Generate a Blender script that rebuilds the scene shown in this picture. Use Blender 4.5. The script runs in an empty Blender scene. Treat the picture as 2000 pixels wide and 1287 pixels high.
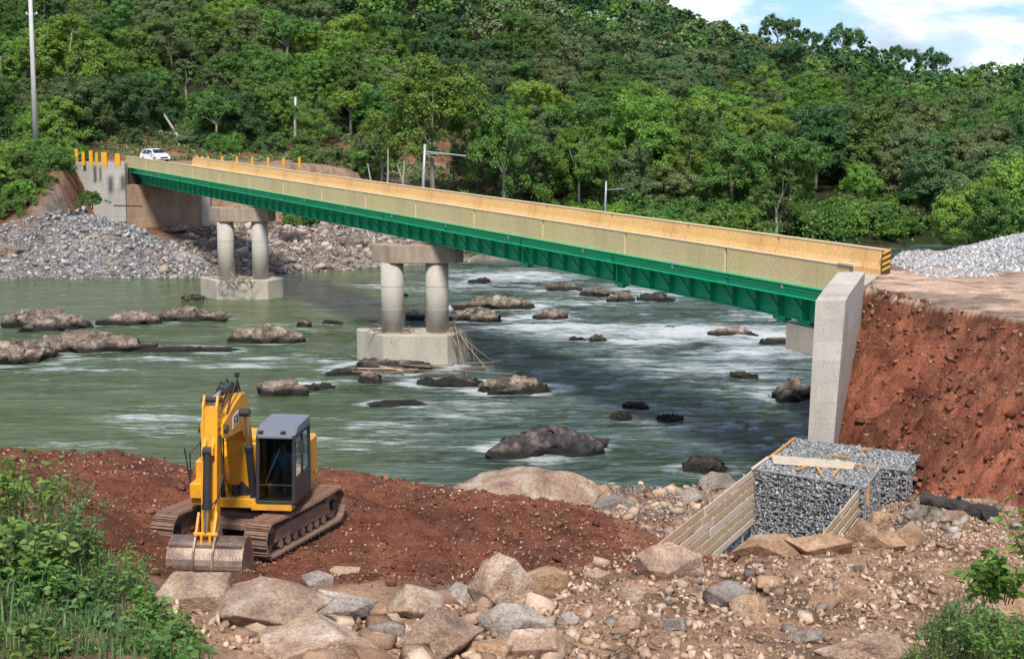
import bpy, bmesh, math, random
import numpy as np
from mathutils import Vector, Matrix

# ------------------------------------------------------------------ camera, sky, sun, exposure
scene = bpy.context.scene
F = 3200.0; PITCH = math.radians(8.27); CAMZ = 17.0
cam_data = bpy.data.cameras.new("camera"); cam = bpy.data.objects.new("camera", cam_data)
scene.collection.objects.link(cam)
cam.location = (0, 0, CAMZ); cam.rotation_euler = (math.pi/2 - PITCH, 0, 0)
cam_data.sensor_width = 36.0; cam_data.lens = F/2000*36; cam_data.clip_start = .5; cam_data.clip_end = 6000
scene.camera = cam

SUN_ELEV = math.radians(50)
SUN_AZ = math.radians(-90)          # direction towards the sun, measured from +X, (cos, sin)
sun_dir = Vector((math.cos(SUN_AZ)*math.cos(SUN_ELEV), math.sin(SUN_AZ)*math.cos(SUN_ELEV), math.sin(SUN_ELEV)))
world = bpy.data.worlds.new("World"); scene.world = world; world.use_nodes = True
wn = world.node_tree; wn.nodes.clear()
def N(nt, t, **kw):
    n = nt.nodes.new(t)
    for k, v in kw.items():
        if k in n.inputs.keys() if isinstance(k, str) else False: n.inputs[k].default_value = v
        else: setattr(n, k, v)
    return n
sky = wn.nodes.new('ShaderNodeTexSky'); sky.sky_type = 'NISHITA'; sky.sun_disc = False
sky.sun_elevation = SUN_ELEV; sky.sun_rotation = math.atan2(sun_dir.x, sun_dir.y)
sky.altitude = 900; sky.air_density = 1.0; sky.dust_density = .35; sky.ozone_density = 2.5
tc = wn.nodes.new('ShaderNodeTexCoord'); mp = wn.nodes.new('ShaderNodeMapping')
mp.inputs['Scale'].default_value = (1, 1, 2.9); mp.inputs['Location'].default_value = (.31, .12, .05)
wn.links.new(tc.outputs['Generated'], mp.inputs['Vector'])
cn = wn.nodes.new('ShaderNodeTexNoise'); cn.inputs['Scale'].default_value = 7.5; cn.inputs['Detail'].default_value = 9
cn.inputs['Roughness'].default_value = .56; cn.inputs['Distortion'].default_value = .25
wn.links.new(mp.outputs['Vector'], cn.inputs['Vector'])
cr = wn.nodes.new('ShaderNodeValToRGB'); cr.color_ramp.elements[0].position = .455; cr.color_ramp.elements[1].position = .545
wn.links.new(cn.outputs['Fac'], cr.inputs['Fac'])
cn2 = wn.nodes.new('ShaderNodeTexNoise'); cn2.inputs['Scale'].default_value = 13; cn2.inputs['Detail'].default_value = 10
wn.links.new(mp.outputs['Vector'], cn2.inputs['Vector'])
cr2 = wn.nodes.new('ShaderNodeValToRGB')
cr2.color_ramp.elements[0].position = .42; cr2.color_ramp.elements[0].color = (2.5, 2.8, 3.4, 1)
cr2.color_ramp.elements[1].position = .57; cr2.color_ramp.elements[1].color = (4.9, 5.0, 5.2, 1)
wn.links.new(cn2.outputs['Fac'], cr2.inputs['Fac'])
blue = wn.nodes.new('ShaderNodeMixRGB'); blue.blend_type = 'MULTIPLY'; blue.inputs[0].default_value = 1; blue.inputs[2].default_value = (.33, .42, .62, 1)
wn.links.new(sky.outputs[0], blue.inputs[1])
mx = wn.nodes.new('ShaderNodeMixRGB'); wn.links.new(cr.outputs['Color'], mx.inputs[0])
wn.links.new(blue.outputs[0], mx.inputs[1]); wn.links.new(cr2.outputs['Color'], mx.inputs[2])
bg = wn.nodes.new('ShaderNodeBackground'); bg.inputs['Strength'].default_value = .15
wo = wn.nodes.new('ShaderNodeOutputWorld')
wn.links.new(mx.outputs[0], bg.inputs['Color']); wn.links.new(bg.outputs[0], wo.inputs['Surface'])

sl = bpy.data.lights.new("sun", 'SUN'); sl.energy = 3.0; sl.angle = math.radians(9); sl.color = (1, .94, .84)
so = bpy.data.objects.new("sun", sl); scene.collection.objects.link(so)
so.rotation_euler = sun_dir.to_track_quat('Z', 'Y').to_euler(); so.location = (30, -20, 80)
scene.view_settings.view_transform = 'Standard'; scene.view_settings.look = 'None'
scene.view_settings.gamma = 1; scene.view_settings.use_curve_mapping = False; scene.view_settings.exposure = 0.68
scene.cycles.max_bounces = 6; scene.cycles.diffuse_bounces = 3; scene.cycles.glossy_bounces = 3
scene.cycles.transparent_max_bounces = 8; scene.cycles.transmission_bounces = 3

# ------------------------------------------------------------------ helpers
rng = np.random.default_rng(7); random.seed(7)
cp, sp = math.cos(PITCH), math.sin(PITCH)
def ray(u, v):
    x = (u-1000)/F; y = (643.5-v)/F
    return (x, cp + y*sp, -sp + y*cp)
def Pz(u, v, z):
    """point of the place at height z that the photograph shows at (u, v)"""
    d = ray(u, v); t = (z-CAMZ)/d[2]
    return Vector((d[0]*t, d[1]*t, z))
def PY(u, v, Y):
    d = ray(u, v); t = Y/d[1]
    return Vector((d[0]*t, Y, CAMZ + d[2]*t))
def proj(X, Y, Z):
    dz = np.asarray(Z) - CAMZ
    dep = Y*cp - dz*sp; up = Y*sp + dz*cp
    return 1000 + F*X/dep, 643.5 - F*up/dep
def _hash(ix, iy, s):
    h = (ix.astype(np.int64)*374761393 + iy.astype(np.int64)*668265263 + s*1442695041) & 0x7fffffff
    h = ((h ^ (h >> 13))*1274126177) & 0x7fffffff
    h = h ^ (h >> 16)
    return (h & 0xffff)/65535.0
def vn(x, y, s=0):
    x = np.asarray(x, float); y = np.asarray(y, float)
    ix = np.floor(x); iy = np.floor(y); fx = x-ix; fy = y-iy
    fx = fx*fx*(3-2*fx); fy = fy*fy*(3-2*fy)
    a = _hash(ix, iy, s); b = _hash(ix+1, iy, s); c = _hash(ix, iy+1, s); d = _hash(ix+1, iy+1, s)
    return (a*(1-fx)+b*fx)*(1-fy) + (c*(1-fx)+d*fx)*fy
def fbm(x, y, oct=4, s=0, g=.5):
    t = 0; a = 1; n = 0
    for i in range(oct):
        t = t + a*vn(x*2**i+i*17.3, y*2**i-i*9.1, s+i); n += a; a *= g
    return t/n - .5
def ss(a, b, x):
    t = np.clip((np.asarray(x, float)-a)/(b-a), 0, 1); return t*t*(3-2*t)

COL = scene.collection
def link(o, parent=None):
    COL.objects.link(o)
    if parent is not None: o.parent = parent
    return o
def tag(o, label=None, cat=None, group=None, kind=None):
    if label: o['label'] = label
    if cat: o['category'] = cat
    if group: o['group'] = group
    if kind: o['kind'] = kind
    return o
def empty(name, loc, rz=0, label=None, cat=None, group=None):
    o = bpy.data.objects.new(name, None); COL.objects.link(o)
    o.location = loc; o.rotation_euler = (0, 0, rz); o.empty_display_size = .3
    return tag(o, label, cat, group)
def mesh_np(name, V, Fc, mats=None, smooth=False, midx=None):
    """mesh from a vertex array and a face array (all tris or all quads)"""
    V = np.ascontiguousarray(V, dtype=np.float32); Fc = np.ascontiguousarray(Fc, dtype=np.int32)
    me = bpy.data.meshes.new(name); k = Fc.shape[1]
    me.vertices.add(len(V)); me.vertices.foreach_set('co', V.ravel())
    me.loops.add(Fc.size); me.loops.foreach_set('vertex_index', Fc.ravel())
    me.polygons.add(len(Fc)); me.polygons.foreach_set('loop_start', np.arange(0, Fc.size, k, dtype=np.int32))
    me.polygons.foreach_set('loop_total', np.full(len(Fc), k, dtype=np.int32))
    if smooth: me.polygons.foreach_set('use_smooth', np.ones(len(Fc), dtype=bool))
    for m in (mats or []): me.materials.append(m)
    if midx is not None: me.polygons.foreach_set('material_index', np.ascontiguousarray(midx, dtype=np.int32))
    me.update(calc_edges=True); me.validate()
    return me
def obj_np(name, V, Fc, mat=None, parent=None, smooth=False):
    return link(bpy.data.objects.new(name, mesh_np(name, V, Fc, [mat] if mat else None, smooth)), parent)
def rand_rots(n, r=rng):
    q = r.normal(size=(n, 4)); q /= np.linalg.norm(q, axis=1)[:, None]
    w, x, y, z = q.T
    return np.stack([np.stack([1-2*(y*y+z*z), 2*(x*y-z*w), 2*(x*z+y*w)], 1),
                     np.stack([2*(x*y+z*w), 1-2*(x*x+z*z), 2*(y*z-x*w)], 1),
                     np.stack([2*(x*z-y*w), 2*(y*z+x*w), 1-2*(x*x+y*y)], 1)], 1)
def rz_rots(n, r=rng):
    a = r.uniform(0, 2*math.pi, n); c, s = np.cos(a), np.sin(a); z = np.zeros(n); o = np.ones(n)
    return np.stack([np.stack([c, -s, z], 1), np.stack([s, c, z], 1), np.stack([z, z, o], 1)], 1)

class MB:
    """collects shapes; build() links them as ONE mesh object"""
    def __init__(s): s.v = []; s.f = []
    def add(s, vs, fs):
        b = len(s.v); s.v += [tuple(p) for p in vs]; s.f += [tuple(i+b for i in f) for f in fs]; return s
    def box(s, c, d, rz=0, M=None):
        x, y, z = d[0]/2, d[1]/2, d[2]/2
        vs = [Vector((i*x, j*y, k*z)) for i in (-1, 1) for j in (-1, 1) for k in (-1, 1)]
        R = M or Matrix.Rotation(rz, 3, 'Z')
        vs = [R @ p + Vector(c) for p in vs]
        return s.add(vs, [(0, 1, 3, 2), (4, 6, 7, 5), (0, 4, 5, 1), (2, 3, 7, 6), (0, 2, 6, 4), (1, 5, 7, 3)])
    def beam(s, a, b, w, h, up=(0, 0, 1)):
        a = Vector(a); b = Vector(b); d = (b-a); L = d.length
        if L < 1e-6: return s
        d /= L; u = Vector(up); sd = d.cross(u)
        if sd.length < 1e-3: sd = d.cross(Vector((0, 1, 0)))
        sd.normalize(); u = sd.cross(d)
        M = Matrix((d, sd, u)).transposed()
        return s.box((a+b)/2, (L, w, h), M=M)
    def tube(s, pts, r, n=8, cap=True):
        pts = [Vector(p) for p in pts]; rs = r if isinstance(r, (list, tuple)) else [r]*len(pts)
        b = len(s.v); up = Vector((0, 0, 1))
        for i, p in enumerate(pts):
            d = (pts[min(i+1, len(pts)-1)] - pts[max(i-1, 0)]).normalized()
            u = up if abs(d.dot(up)) < .93 else Vector((1, 0, 0))
            a1 = d.cross(u).normalized(); a2 = d.cross(a1)
            for k in range(n):
                t = 2*math.pi*k/n
                s.v.append(tuple(p + (a1*math.cos(t) + a2*math.sin(t))*rs[i]))
        for i in range(len(pts)-1):
            for k in range(n):
                k2 = (k+1) % n
                s.f.append((b+i*n+k, b+i*n+k2, b+(i+1)*n+k2, b+(i+1)*n+k))
        if cap:
            s.f.append(tuple(b+k for k in range(n))[::-1]); s.f.append(tuple(b+(len(pts)-1)*n+k for k in range(n)))
        return s
    def prism(s, poly, a, b, fn):
        """polygon extruded between a and b; fn(p, q, t) -> 3D"""
        n = len(poly); vs = [fn(p[0], p[1], a) for p in poly] + [fn(p[0], p[1], b) for p in poly]
        fs = [tuple(range(n))[::-1], tuple(range(n, 2*n))] + [(i, (i+1) % n, (i+1) % n + n, i+n) for i in range(n)]
        return s.add(vs, fs)
    def rot(s, a, c=(0, 0)):
        ca, sa = math.cos(a), math.sin(a)
        s.v = [((x-c[0])*ca-(y-c[1])*sa+c[0], (x-c[0])*sa+(y-c[1])*ca+c[1], z) for x, y, z in s.v]; return s
    def build(s, name, mat, parent=None, bevel=0, smooth=False, label=None):
        me = bpy.data.meshes.new(name); me.from_pydata(s.v, [], s.f)
        bm = bmesh.new(); bm.from_mesh(me); bmesh.ops.recalc_face_normals(bm, faces=bm.faces)
        if bevel:
            bmesh.ops.bevel(bm, geom=[e for e in bm.edges if e.is_manifold and e.calc_face_angle(0) > .5], offset=bevel, segments=1, affect='EDGES')
        if smooth:
            for f in bm.faces: f.smooth = len(f.verts) == 4
        bm.to_mesh(me); bm.free(); me.update()
        if mat: me.materials.append(mat)
        o = link(bpy.data.objects.new(name, me), parent)
        if label: o['label'] = label
        return o

# ------------------------------------------------------------------ materials
def new_mat(name):
    m = bpy.data.materials.new(name); m.use_nodes = True; nt = m.node_tree; nt.nodes.clear()
    out = nt.nodes.new('ShaderNodeOutputMaterial'); b = nt.nodes.new('ShaderNodeBsdfPrincipled')
    nt.links.new(b.outputs[0], out.inputs[0]); return m, nt, b, out
def noise(nt, scale, detail=5, rough=.55, vec=None, stretch=None, coord='Object', dist=0):
    n = nt.nodes.new('ShaderNodeTexNoise'); n.inputs['Scale'].default_value = scale
    n.inputs['Detail'].default_value = detail; n.inputs['Roughness'].default_value = rough; n.inputs['Distortion'].default_value = dist
    if vec is None:
        t = nt.nodes.new('ShaderNodeTexCoord'); vec = t.outputs[coord]
    if stretch:
        mpn = nt.nodes.new('ShaderNodeMapping'); mpn.inputs['Scale'].default_value = stretch
        nt.links.new(vec, mpn.inputs['Vector']); vec = mpn.outputs['Vector']
    nt.links.new(vec, n.inputs['Vector']); return n
def ramp(nt, fac, stops):
    r = nt.nodes.new('ShaderNodeValToRGB'); e = r.color_ramp.elements
    while len(e) < len(stops): e.new(.5)
    for el, (p, c) in zip(e, stops):
        el.position = p; el.color = (*c, 1) if len(c) == 3 else c
    nt.links.new(fac, r.inputs['Fac']); return r
def mix(nt, fac, a, b, mode='MIX'):
    m = nt.nodes.new('ShaderNodeMixRGB'); m.blend_type = mode
    for i, x in enumerate((fac, a, b)):
        if isinstance(x, (int, float)): m.inputs[i].default_value = x
        elif isinstance(x, tuple): m.inputs[i].default_value = (*x, 1)[:4]
        else: nt.links.new(x, m.inputs[i])
    return m
def bump(nt, b, h, strength=.4, dist=.05):
    n = nt.nodes.new('ShaderNodeBump'); n.inputs['Strength'].default_value = strength; n.inputs['Distance'].default_value = dist
    nt.links.new(h, n.inputs['Height']); nt.links.new(n.outputs[0], b.inputs['Normal']); return n
def objrand(nt): return nt.nodes.new('ShaderNodeObjectInfo').outputs['Random']
def island(nt): return nt.nodes.new('ShaderNodeNewGeometry').outputs['Random Per Island']

def m_plain(name, c, rough=.6, metal=0, dirt=.25, dirtc=(.12, .09, .06), scale=3, bmp=.1, spec=.5):
    m, nt, b, o = new_mat(name)
    n = noise(nt, scale, 6, .65); r = ramp(nt, n.outputs['Fac'], [(.42, (0, 0, 0)), (.75, (1, 1, 1))])
    mul = nt.nodes.new('ShaderNodeMath'); mul.operation = 'MULTIPLY'; mul.inputs[1].default_value = dirt
    nt.links.new(r.outputs[0], mul.inputs[0])
    k = mix(nt, mul.outputs[0], c, dirtc); nt.links.new(k.outputs[0], b.inputs['Base Color'])
    b.inputs['Roughness'].default_value = rough; b.inputs['Metallic'].default_value = metal
    b.inputs['Specular IOR Level'].default_value = spec
    if bmp: bump(nt, b, noise(nt, scale*12, 3).outputs['Fac'], bmp, .02)
    return m
def m_rock(name, cols, scale=1.2, bscale=6, rnd=.18, wet=None, bstr=.7, bdist=.08, crack=.18, cscale=1.3, fine=9):
    """mottled stone: large patches, fine speckle, per-object tone"""
    m, nt, b, o = new_mat(name)
    off = nt.nodes.new('ShaderNodeVectorMath'); off.operation = 'ADD'
    t = nt.nodes.new('ShaderNodeTexCoord'); oi = nt.nodes.new('ShaderNodeObjectInfo')
    nt.links.new(t.outputs['Object'], off.inputs[0]); nt.links.new(oi.outputs['Location'], off.inputs[1])
    v = off.outputs[0]
    n1 = noise(nt, scale, 6, .6, vec=v); r1 = ramp(nt, n1.outputs['Fac'], [(.32, cols[0]), (.5, cols[1]), (.66, cols[2])])
    n2 = noise(nt, scale*fine, 6, .75, vec=v); r2 = ramp(nt, n2.outputs['Fac'], [(.36, (.45, .43, .42)), (.52, (1, 1, 1)), (.68, (1.3, 1.27, 1.22))])
    k = mix(nt, .8, r1.outputs[0], r2.outputs[0], 'MULTIPLY')
    dv = noise(nt, scale*3, 4, .6, vec=v); dm = mix(nt, .55, v, dv.outputs['Color'], 'ADD')
    vo = nt.nodes.new('ShaderNodeTexVoronoi'); vo.feature = 'DISTANCE_TO_EDGE'; vo.inputs['Scale'].default_value = cscale; nt.links.new(dm.outputs[0], vo.inputs['Vector'])
    rc = ramp(nt, vo.outputs['Distance'], [(0, (1-crack,)*3), (.035, (1, 1, 1))]); k = mix(nt, 1, k.outputs[0], rc.outputs[0], 'MULTIPLY')
    rr = ramp(nt, objrand(nt), [(0, (1-rnd,)*3), (1, (1+rnd*.6,)*3)])
    k2 = mix(nt, 1, k.outputs[0], rr.outputs[0], 'MULTIPLY'); res = k2
    if wet is not None:
        sx = nt.nodes.new('ShaderNodeSeparateXYZ'); g = nt.nodes.new('ShaderNodeNewGeometry'); nt.links.new(g.outputs['Position'], sx.inputs[0])
        nw = noise(nt, 1.5, 3, vec=v); ad = nt.nodes.new('ShaderNodeMath'); ad.operation = 'MULTIPLY_ADD'; ad.inputs[1].default_value = -.5
        nt.links.new(nw.outputs['Fac'], ad.inputs[0]); nt.links.new(sx.outputs['Z'], ad.inputs[2])
        rw = ramp(nt, ad.outputs[0], [(0, (1, 1, 1)), (wet, (0, 0, 0))])
        res = mix(nt, rw.outputs[0], k2.outputs[0], (.022, .020, .017))
    nt.links.new(res.outputs[0], b.inputs['Base Color']); b.inputs['Roughness'].default_value = .85
    b.inputs['Specular IOR Level'].default_value = .3
    nb = noise(nt, bscale, 8, .7, vec=v); hm = mix(nt, .35, nb.outputs['Fac'], rc.outputs[0], 'ADD'); bump(nt, b, hm.outputs[0], bstr, bdist)
    return m
def m_stones(name, c0, c1, c2, bs=.5):
    """many stones in one mesh: every stone (island) has its own tone"""
    m, nt, b, o = new_mat(name)
    isl = island(nt); oi = objrand(nt); ad = nt.nodes.new('ShaderNodeMath'); ad.operation = 'ADD'
    nt.links.new(isl, ad.inputs[0]); nt.links.new(oi, ad.inputs[1])
    fr = nt.nodes.new('ShaderNodeMath'); fr.operation = 'FRACT'; nt.links.new(ad.outputs[0], fr.inputs[0])
    r = ramp(nt, fr.outputs[0], [(0, c0), (.45, c1), (.8, c2), (1, tuple(min(1, x*1.35) for x in c2))])
    n2 = noise(nt, 9, 4, .7); r2 = ramp(nt, n2.outputs['Fac'], [(.35, (.6, .6, .6)), (.65, (1.15, 1.15, 1.15))])
    k = mix(nt, .8, r.outputs[0], r2.outputs[0], 'MULTIPLY'); nt.links.new(k.outputs[0], b.inputs['Base Color'])
    b.inputs['Roughness'].default_value = .9; b.inputs['Specular IOR Level'].default_value = .25
    bump(nt, b, n2.outputs['Fac'], bs, .03); return m
def m_leaf(name, c0, c1, c2, trans=.40, objv=.25):
    m, nt, b, o = new_mat(name)
    r = ramp(nt, island(nt), [(0, c0), (.55, c1), (1, c2)])
    oi = objrand(nt); hv = nt.nodes.new('ShaderNodeHueSaturation')
    mr = nt.nodes.new('ShaderNodeMapRange'); mr.inputs['To Min'].default_value = 1-objv; mr.inputs['To Max'].default_value = 1+objv
    nt.links.new(oi, mr.inputs['Value']); nt.links.new(mr.outputs[0], hv.inputs['Value'])
    ml = nt.nodes.new('ShaderNodeMath'); ml.operation = 'MULTIPLY'; ml.inputs[1].default_value = 7.31; nt.links.new(oi, ml.inputs[0])
    fr = nt.nodes.new('ShaderNodeMath'); fr.operation = 'FRACT'; nt.links.new(ml.outputs[0], fr.inputs[0])
    mh = nt.nodes.new('ShaderNodeMapRange'); mh.inputs['To Min'].default_value = .487; mh.inputs['To Max'].default_value = .528
    nt.links.new(fr.outputs[0], mh.inputs['Value']); nt.links.new(mh.outputs[0], hv.inputs['Hue'])
    nt.links.new(r.outputs[0], hv.inputs['Color']); nt.links.new(hv.outputs[0], b.inputs['Base Color'])
    b.inputs['Roughness'].default_value = .5; b.inputs['Specular IOR Level'].default_value = .35
    tr = nt.nodes.new('ShaderNodeBsdfTranslucent'); nt.links.new(hv.outputs[0], tr.inputs['Color'])
    ms = nt.nodes.new('ShaderNodeMixShader'); ms.inputs[0].default_value = trans
    nt.links.new(b.outputs[0], ms.inputs[1]); nt.links.new(tr.outputs[0], ms.inputs[2]); nt.links.new(ms.outputs[0], o.inputs[0])
    return m
def m_concrete(name, base, stain, stainamt=.5, boards=None, plane='XZ', scale=.9):
    m, nt, b, o = new_mat(name)
    n1 = noise(nt, scale, 7, .65, stretch=(1, 1, .35)); r1 = ramp(nt, n1.outputs['Fac'], [(.38, (0, 0, 0)), (.68, (1, 1, 1))])
    ml = nt.nodes.new('ShaderNodeMath'); ml.operation = 'MULTIPLY'; ml.inputs[1].default_value = stainamt; nt.links.new(r1.outputs[0], ml.inputs[0])
    k = mix(nt, ml.outputs[0], base, stain)
    n2 = noise(nt, scale*14, 5, .7); r2 = ramp(nt, n2.outputs['Fac'], [(.33, (.72, .71, .7)), (.55, (1, 1, 1)), (.75, (1.1, 1.1, 1.08))])
    k = mix(nt, .8, k.outputs[0], r2.outputs[0], 'MULTIPLY'); h = n2.outputs['Fac']
    if boards:
        t = nt.nodes.new('ShaderNodeTexCoord'); sx = nt.nodes.new('ShaderNodeSeparateXYZ'); cx = nt.nodes.new('ShaderNodeCombineXYZ')
        nt.links.new(t.outputs['Object'], sx.inputs[0]); nt.links.new(sx.outputs[plane[0]], cx.inputs[0]); nt.links.new(sx.outputs['Z'], cx.inputs[1])
        br = nt.nodes.new('ShaderNodeTexBrick'); br.offset = .5; br.inputs['Scale'].default_value = 1
        br.inputs['Brick Width'].default_value = boards[0]; br.inputs['Row Height'].default_value = boards[1]
        br.inputs['Mortar Size'].default_value = .022; br.inputs['Mortar Smooth'].default_value = .3
        br.inputs['Color1'].default_value = (1.04, 1.03, 1.02, 1); br.inputs['Color2'].default_value = (.86, .86, .85, 1); br.inputs['Mortar'].default_value = (.78, .74, .70, 1)
        nt.links.new(cx.outputs[0], br.inputs['Vector'])
        k = mix(nt, .85, k.outputs[0], br.outputs['Color'], 'MULTIPLY')
    nt.links.new(k.outputs[0], b.inputs['Base Color']); b.inputs['Roughness'].default_value = .9; b.inputs['Specular IOR Level'].default_value = .2
    bump(nt, b, h, .35, .02); return m

M = {}
M['red_soil_clod'] = m_stones('red_soil_clod', (.095, .039, .023), (.175, .071, .042), (.28, .125, .08))
M['tan_stone'] = m_stones('tan_stone', (.22, .125, .08), (.36, .235, .155), (.54, .39, .28))
M['grey_stone'] = m_stones('grey_stone', (.13, .132, .14), (.24, .245, .255), (.40, .40, .405))
M['gabion_stone'] = m_stones('gabion_stone', (.17, .172, .175), (.26, .265, .27), (.38, .385, .39))
M['bank_stone'] = m_stones('bank_stone', (.13, .105, .09), (.26, .21, .175), (.44, .37, .32))
M['rock_pink'] = m_rock('rock_pink', [(.27, .185, .145), (.50, .34, .235), (.68, .56, .46)], 1.3, 5, bstr=1, bdist=.13, fine=12)
M['rock_grey'] = m_rock('rock_grey', [(.22, .18, .16), (.40, .335, .29), (.58, .50, .43)], 1.3, 6, bstr=1, bdist=.13, fine=12)
M['rock_sand'] = m_rock('rock_sand', [(.30, .175, .095), (.48, .30, .18), (.62, .46, .32)], 1.3, 6, bstr=1, bdist=.13, fine=12)
M['rock_river'] = m_rock('rock_river', [(.09, .072, .056), (.26, .21, .16), (.48, .40, .31)], 1.3, 3.5, wet=.30, bstr=1, bdist=.15, crack=.6, cscale=1.1, fine=3)
M['rock_dark'] = m_rock('rock_dark', [(.03, .028, .032), (.075, .068, .07), (.22, .17, .14)], 1.3, 3.5, wet=.25, bstr=1, bdist=.15, crack=.5, cscale=1.3, fine=3)
M['rock_shelf'] = m_rock('rock_shelf', [(.12, .09, .07), (.28, .21, .165), (.46, .37, .30)], 1.1, 3.0, wet=.28, bstr=1, bdist=.15, crack=.6, cscale=1.0, fine=3)
M['leaf_bright'] = m_leaf('leaf_bright', (.12, .225, .030), (.20, .34, .045), (.31, .46, .08))
M['leaf_mid'] = m_leaf('leaf_mid', (.075, .165, .030), (.13, .25, .045), (.21, .34, .07))
M['leaf_dark'] = m_leaf('leaf_dark', (.050, .120, .038), (.09, .185, .058), (.155, .265, .09))
M['leaf_olive'] = m_leaf('leaf_olive', (.10, .150, .050), (.165, .225, .078), (.26, .32, .13))
M['leaf_fresh'] = m_leaf('leaf_fresh', (.07, .145, .022), (.13, .235, .04), (.22, .34, .08), .3, .2)
M['leaf_fresh2'] = m_leaf('leaf_fresh2', (.055, .115, .03), (.10, .18, .05), (.17, .26, .09), .3, .2)
M['bark'] = m_plain('bark', (.20, .17, .13), .9, dirt=.6, dirtc=(.07, .055, .04), scale=2)
M['bark_pale'] = m_plain('bark_pale', (.40, .37, .31), .9, dirt=.5, dirtc=(.13, .11, .08), scale=2)
M['concrete'] = m_concrete('concrete', (.52, .475, .39), (.29, .24, .18), .5)
M['concrete_col'] = m_concrete('concrete_col', (.50, .47, .41), (.33, .29, .24), .45)
M['concrete_board'] = m_concrete('concrete_board', (.54, .515, .465), (.32, .26, .20), .45, (1.7, .75), 'YZ')
M['concrete_wing'] = m_concrete('concrete_wing', (.50, .485, .45), (.30, .26, .21), .5, (2.4, 1.0), 'XZ')
M['concrete_stained'] = m_concrete('concrete_stained', (.40, .29, .20), (.24, .115, .05), .75, (2.4, 1.0), 'YZ')
M['parapet_out'] = m_concrete('parapet_out', (.70, .575, .30), (.54, .43, .22), .6, scale=.5)
M['parapet_in'] = m_concrete('parapet_in', (.78, .49, .20), (.56, .31, .12), .7, scale=.5)
M['parapet_cap'] = m_concrete('parapet_cap', (.70, .58, .38), (.55, .42, .25), .4, scale=1)
M['green_steel'] = m_plain('green_steel', (.008, .48, .22), .42, dirt=.25, dirtc=(.04, .16, .08), scale=1.2, bmp=.05)
M['grey_steel'] = m_plain('grey_steel', (.42, .44, .46), .45, .3, dirt=.3, scale=4)
M['rust_steel'] = m_plain('rust_steel', (.20, .12, .07), .8, 0, dirt=.5, scale=4)
M['orange_post'] = m_plain('orange_post', (.72, .33, .015), .55, dirt=.2, dirtc=(.35, .16, .03))
M['ex_yellow'] = m_plain('ex_yellow', (.76, .355, .012), .38, dirt=.6, dirtc=(.36, .18, .07), scale=2.2, bmp=.1)
M['ex_black'] = m_plain('ex_black', (.022, .024, .030), .45, dirt=.3, dirtc=(.09, .07, .055), scale=3)
M['ex_roof'] = m_plain('ex_roof', (.15, .17, .21), .35, dirt=.3, dirtc=(.15, .13, .12), scale=3)
M['ex_mud'] = m_plain('ex_mud', (.19, .115, .08), .85, dirt=.9, dirtc=(.34, .20, .135), scale=4, bmp=.6)
M['ex_bucket'] = m_plain('ex_bucket', (.15, .10, .08), .42, .4, dirt=1.0, dirtc=(.42, .31, .24), scale=2.0, bmp=.4)
M['chrome'] = m_plain('chrome', (.6, .55, .5), .25, .9, dirt=.2)
M['timber'] = m_plain('timber', (.56, .41, .255), .75, dirt=.6, dirtc=(.36, .245, .14), scale=2.5, bmp=.3)
M['timber_pale'] = m_plain('timber_pale', (.66, .55, .42), .75, dirt=.4, dirtc=(.4, .3, .2), scale=3, bmp=.3)
M['timber_orange'] = m_plain('timber_orange', (.60, .30, .08), .75, dirt=.4, scale=3)
M['drift'] = m_plain('drift', (.20, .15, .105), .9, dirt=.6, dirtc=(.08, .06, .05), scale=3, bmp=.4)
M['drift_pale'] = m_plain('drift_pale', (.30, .24, .175), .9, dirt=.5, dirtc=(.2, .15, .1), scale=3, bmp=.4)
M['char'] = m_plain('char', (.035, .028, .027), .85, dirt=.5, dirtc=(.10, .075, .065), scale=3, bmp=.6)
M['car_white'] = m_plain('car_white', (.78, .79, .81), .25, dirt=.08, scale=2, bmp=0)
M['tyre'] = m_plain('tyre', (.02, .02, .02), .8)
M['white_mark'] = m_plain('white_mark', (.75, .75, .73), .5, dirt=.2)
M['black_mark'] = m_plain('black_mark', (.03, .03, .035), .5, dirt=.1)
M['shirt'] = m_plain('shirt', (.02, .23, .42), .8, dirt=.1)
M['trousers'] = m_plain('trousers', (.03, .045, .06), .85, dirt=.1)
M['skin'] = m_plain('skin', (.20, .105, .065), .6, dirt=.05)
M['hair'] = m_plain('hair', (.01, .008, .007), .7, dirt=0)
def glass(name, tint=(.42, .55, .55), a=.45):
    m, nt, b, o = new_mat(name)
    t = nt.nodes.new('ShaderNodeBsdfTransparent'); t.inputs[0].default_value = (*tint, 1)
    g = nt.nodes.new('ShaderNodeBsdfGlossy'); g.inputs['Roughness'].default_value = .03; g.inputs[0].default_value = (.8, .85, .9, 1)
    fr = nt.nodes.new('ShaderNodeFresnel'); fr.inputs[0].default_value = 1.5
    ms = nt.nodes.new('ShaderNodeMixShader'); nt.links.new(fr.outputs[0], ms.inputs[0])
    nt.links.new(t.outputs[0], ms.inputs[1]); nt.links.new(g.outputs[0], ms.inputs[2]); nt.links.new(ms.outputs[0], o.inputs[0]); return m
M['cab_glass'] = glass('cab_glass'); M['car_glass'] = m_plain('car_glass', (.02, .03, .04), .08, dirt=0, bmp=0)

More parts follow.
